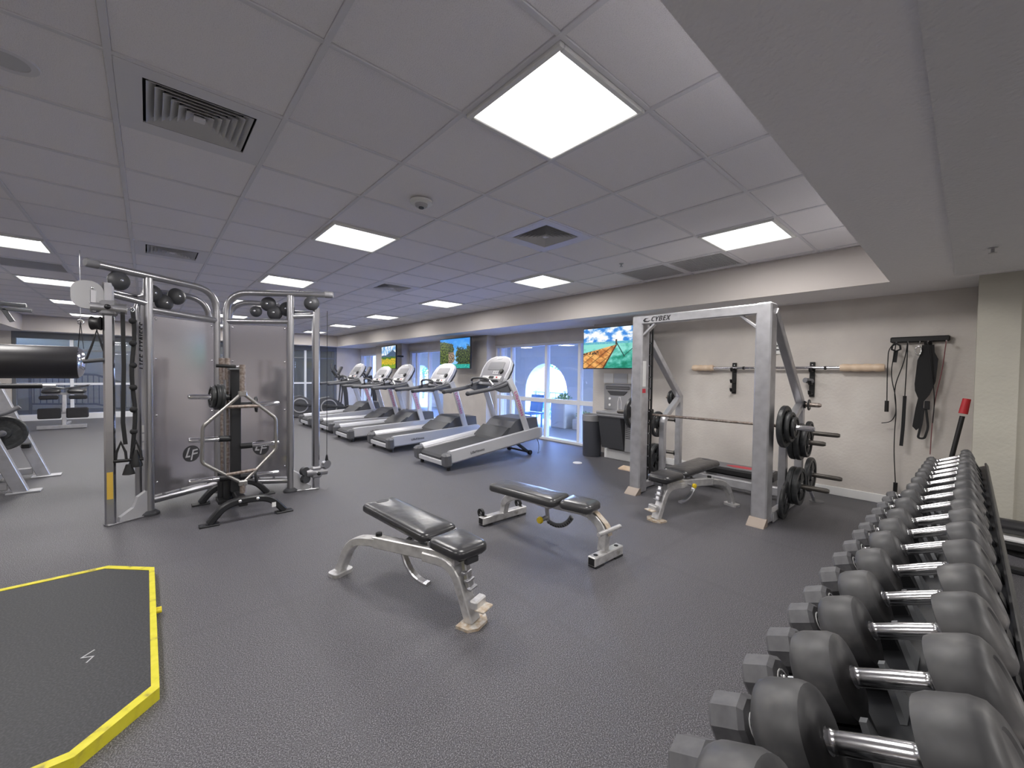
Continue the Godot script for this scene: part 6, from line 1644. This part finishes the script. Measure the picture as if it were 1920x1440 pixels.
func elliptical(at: Vector3, turn: float, label: String):
	# local: x forwards (towards the windows), drive wheel at the rear
	var t := thing("elliptical_trainer", label, "elliptical trainer", at, "elliptical trainers beyond the treadmills")
	t.rotation.y = turn
	put(t, "wheel_cover", B.new().prism([Vector2(-0.42, 0.08), Vector2(-0.5, 0.3), Vector2(-0.46, 0.5), Vector2(-0.3, 0.62), Vector2(-0.08, 0.66), Vector2(0.12, 0.56), Vector2(0.3, 0.42), Vector2(0.34, 0.2), Vector2(0.3, 0.08)], Vector3(0, 0, -0.15), Vector3.RIGHT, Vector3.UP, Vector3(0, 0, 0.3)).done(), M.gun_grey)
	for s: int in [-1, 1]:
		put(t, "cover_ring", B.new().lathe([Vector2(0.19, 0), Vector2(0.225, 0), Vector2(0.22, 0.02), Vector2(0.195, 0.02), Vector2(0.19, 0)], Vector3(-0.1, 0.36, s * 0.15), Vector3(0, 0, s), 30).done(), M.plastic_light)
		put(t, "crank", B.new().beam([Vector3(-0.1, 0.36, s * 0.18), Vector3(-0.25 + s * 0.05, 0.3 + s * 0.14, s * 0.19)], 0.04, 0.05, Vector3(0, 0, 1)).done(), M.plastic_dark)
		put(t, "pedal_arm", B.new().beam([Vector3(-0.25, 0.3 + s * 0.12, s * 0.22), Vector3(1.0, 0.26, s * 0.22)], 0.045, 0.06).done(), M.plastic_dark)
		put(t, "foot_pedal", B.new().cbox(Vector3(0.55, 0.33 + s * 0.05, s * 0.22), Vector3(0.38, 0.05, 0.15), 0.015).done(), M.plastic_black)
		put(t, "swing_arm", B.new().tube(fil([Vector3(1.02, 0.26, s * 0.25), Vector3(1.08, 0.9, s * 0.27), Vector3(0.98 - s * 0.08, 1.3, s * 0.27), Vector3(0.82 - s * 0.08, 1.5, s * 0.25), Vector3(0.84 - s * 0.08, 1.62, s * 0.22)], 0.15, 5), 0.022, 10).done(), M.plastic_dark)
		put(t, "base_rail", B.new().beam([Vector3(-0.45, 0.05, s * 0.2), Vector3(1.3, 0.05, s * 0.12)], 0.07, 0.07).done(), M.gun_grey)
		put(t, "foot", B.new().cbox(Vector3(-0.4 if s < 0 else 1.25, 0.03, 0), Vector3(0.1, 0.06, 0.55), 0.015).done(), M.plastic_black)
	put(t, "mast", B.new().beam(fil([Vector3(1.25, 0.06, 0), Vector3(1.2, 0.8, 0), Vector3(1.06, 1.28, 0)], 0.2, 4), 0.09, 0.12, Vector3(1, 0, 0)).done(), M.plastic_dark)
	put(t, "console", B.new().cbox(Vector3(1.02, 1.42, 0), Vector3(0.06, 0.3, 0.36), 0.02, Basis(Vector3(0, 0, 1), -0.45)).done(), M.plastic_dark)
	put(t, "console_face", B.new().cbox(Vector3(0.992, 1.435, 0), Vector3(0.01, 0.22, 0.28), 0.004, Basis(Vector3(0, 0, 1), -0.45)).done(), M.plastic_grey)
	put(t, "grip_bar", B.new().tube(fil([Vector3(0.8, 1.42, -0.16), Vector3(0.92, 1.24, -0.18), Vector3(1.02, 1.2, 0), Vector3(0.92, 1.24, 0.18), Vector3(0.8, 1.42, 0.16)], 0.1, 5), 0.018, 10).done(), M.rack_black)
	put(t, "tray", B.new().cbox(Vector3(0.98, 1.23, 0), Vector3(0.2, 0.06, 0.3), 0.02).done(), M.plastic_dark)

func small_things():
	# aerobic step at the back of the smith rack
	var c := Vector3(5.62, 0, -2.0)
	var t := thing("aerobic_step", "black aerobic step with grey risers and a red print behind the smith bench", "aerobic step", c)
	wput(t, "deck", B.new().cbox(c + Vector3(0, 0.2, 0), Vector3(0.36, 0.09, 1.0), 0.02), M.plastic_black)
	wput(t, "top_sheet", B.new().prism(rrect(0.3, 0.9, 0.08, 5), c + Vector3(0, 0.245, 0), Vector3.RIGHT, Vector3(0, 0, 1), Vector3(0, 0.006, 0)), M.plastic_grey)
	wput(t, "top_print", B.new().prism(disc(1.0, 24).map(func(v): return Vector2(v.x * 0.07, v.y * 0.2)), c + Vector3(0, 0.251, 0.12), Vector3.RIGHT, Vector3(0, 0, 1), Vector3(0, 0.001, 0)), M.red_print)
	for s: int in [-1, 1]:
		wput(t, "riser", B.new().cbox(c + Vector3(0, 0.08, s * 0.38), Vector3(0.38, 0.16, 0.22), 0.02), M.plastic_light)
	# stray floor pieces
	var d := Vector3(5.08, 0, -4.11)
	solo("floor_disc", B.new().lathe([Vector2(0, 0), Vector2(0.075, 0), Vector2(0.07, 0.008), Vector2(0, 0.01)], d, Vector3.UP, 26), M.paper, "flat pale disc on the floor in front of the waste bin", "floor disc", d)
	var w := Vector3(5.3, 0, -3.34)
	solo("wooden_wedge", B.new().prism([Vector2(-0.07, 0), Vector2(0.07, 0), Vector2(0.07, 0.04), Vector2(-0.07, 0.015)], w + Vector3(0, 0, -0.12), Vector3.RIGHT, Vector3.UP, Vector3(0, 0, 0.24)), M.wood, "small wooden wedge on the floor left of the smith rack's upright", "wedge", w)
	var b := Vector3(5.66, 0, -1.12)
	t = thing("floor_hook_stand", "small chrome foot stand on the floor behind the smith rack's right side", "stand", b)
	wput(t, "foot", B.new().lathe([Vector2(0, 0), Vector2(0.075, 0), Vector2(0.07, 0.006), Vector2(0, 0.008)], b, Vector3.UP, 22), M.rack_grey)
	wput(t, "stem", B.new().beam([b + Vector3(-0.02, 0.006, -0.02), b + Vector3(-0.07, 0.15, -0.06)], 0.03, 0.02, Vector3(1, 0, 0)), M.chrome)
	# floor exerciser by the column
	var e := Vector3(5.24, 0, 0.26)
	t = thing("floor_roller", "black padded floor roller with a pale sheet beside the column", "floor exerciser", e)
	wput(t, "padded_roll", B.new().lathe([Vector2(0, 0), Vector2(0.05, 0), Vector2(0.06, 0.01), Vector2(0.06, 0.32), Vector2(0.05, 0.33), Vector2(0, 0.33)], e + Vector3(0.04, 0.2, -0.19), Vector3(0, 0, 1), 22), M.vinyl)
	wput(t, "pale_sheet", B.new().cbox(e + Vector3(0.0, 0.118, -0.04), Vector3(0.18, 0.02, 0.3), 0.004), M.paper)
	wput(t, "frame", B.new().cbox(e + Vector3(0.0, 0.07, -0.04), Vector3(0.2, 0.08, 0.3), 0.02), M.plastic_black)
	wput(t, "side_arm", B.new().beam([e + Vector3(0.04, 0.2, 0.13), e + Vector3(-0.02, 0.06, 0.14)], 0.02, 0.05, Vector3(1, 0, 0)), M.plastic_black)
	for s: int in [-1, 1]:
		wput(t, "wheel", B.new().lathe([Vector2(0, -0.02), Vector2(0.05, -0.02), Vector2(0.05, 0.02), Vector2(0, 0.02)], e + Vector3(s * 0.06, 0.05, 0.13), Vector3(0, 0, 1), 20), M.plastic_black)
	wput(t, "base_plate", B.new().prism(disc(0.1, 22).map(func(v): return Vector2(v.x, v.y * 1.3)), e + Vector3(-0.02, 0.0, 0.09), Vector3.RIGHT, Vector3(0, 0, 1), Vector3(0, 0.014, 0)), M.plastic_black)
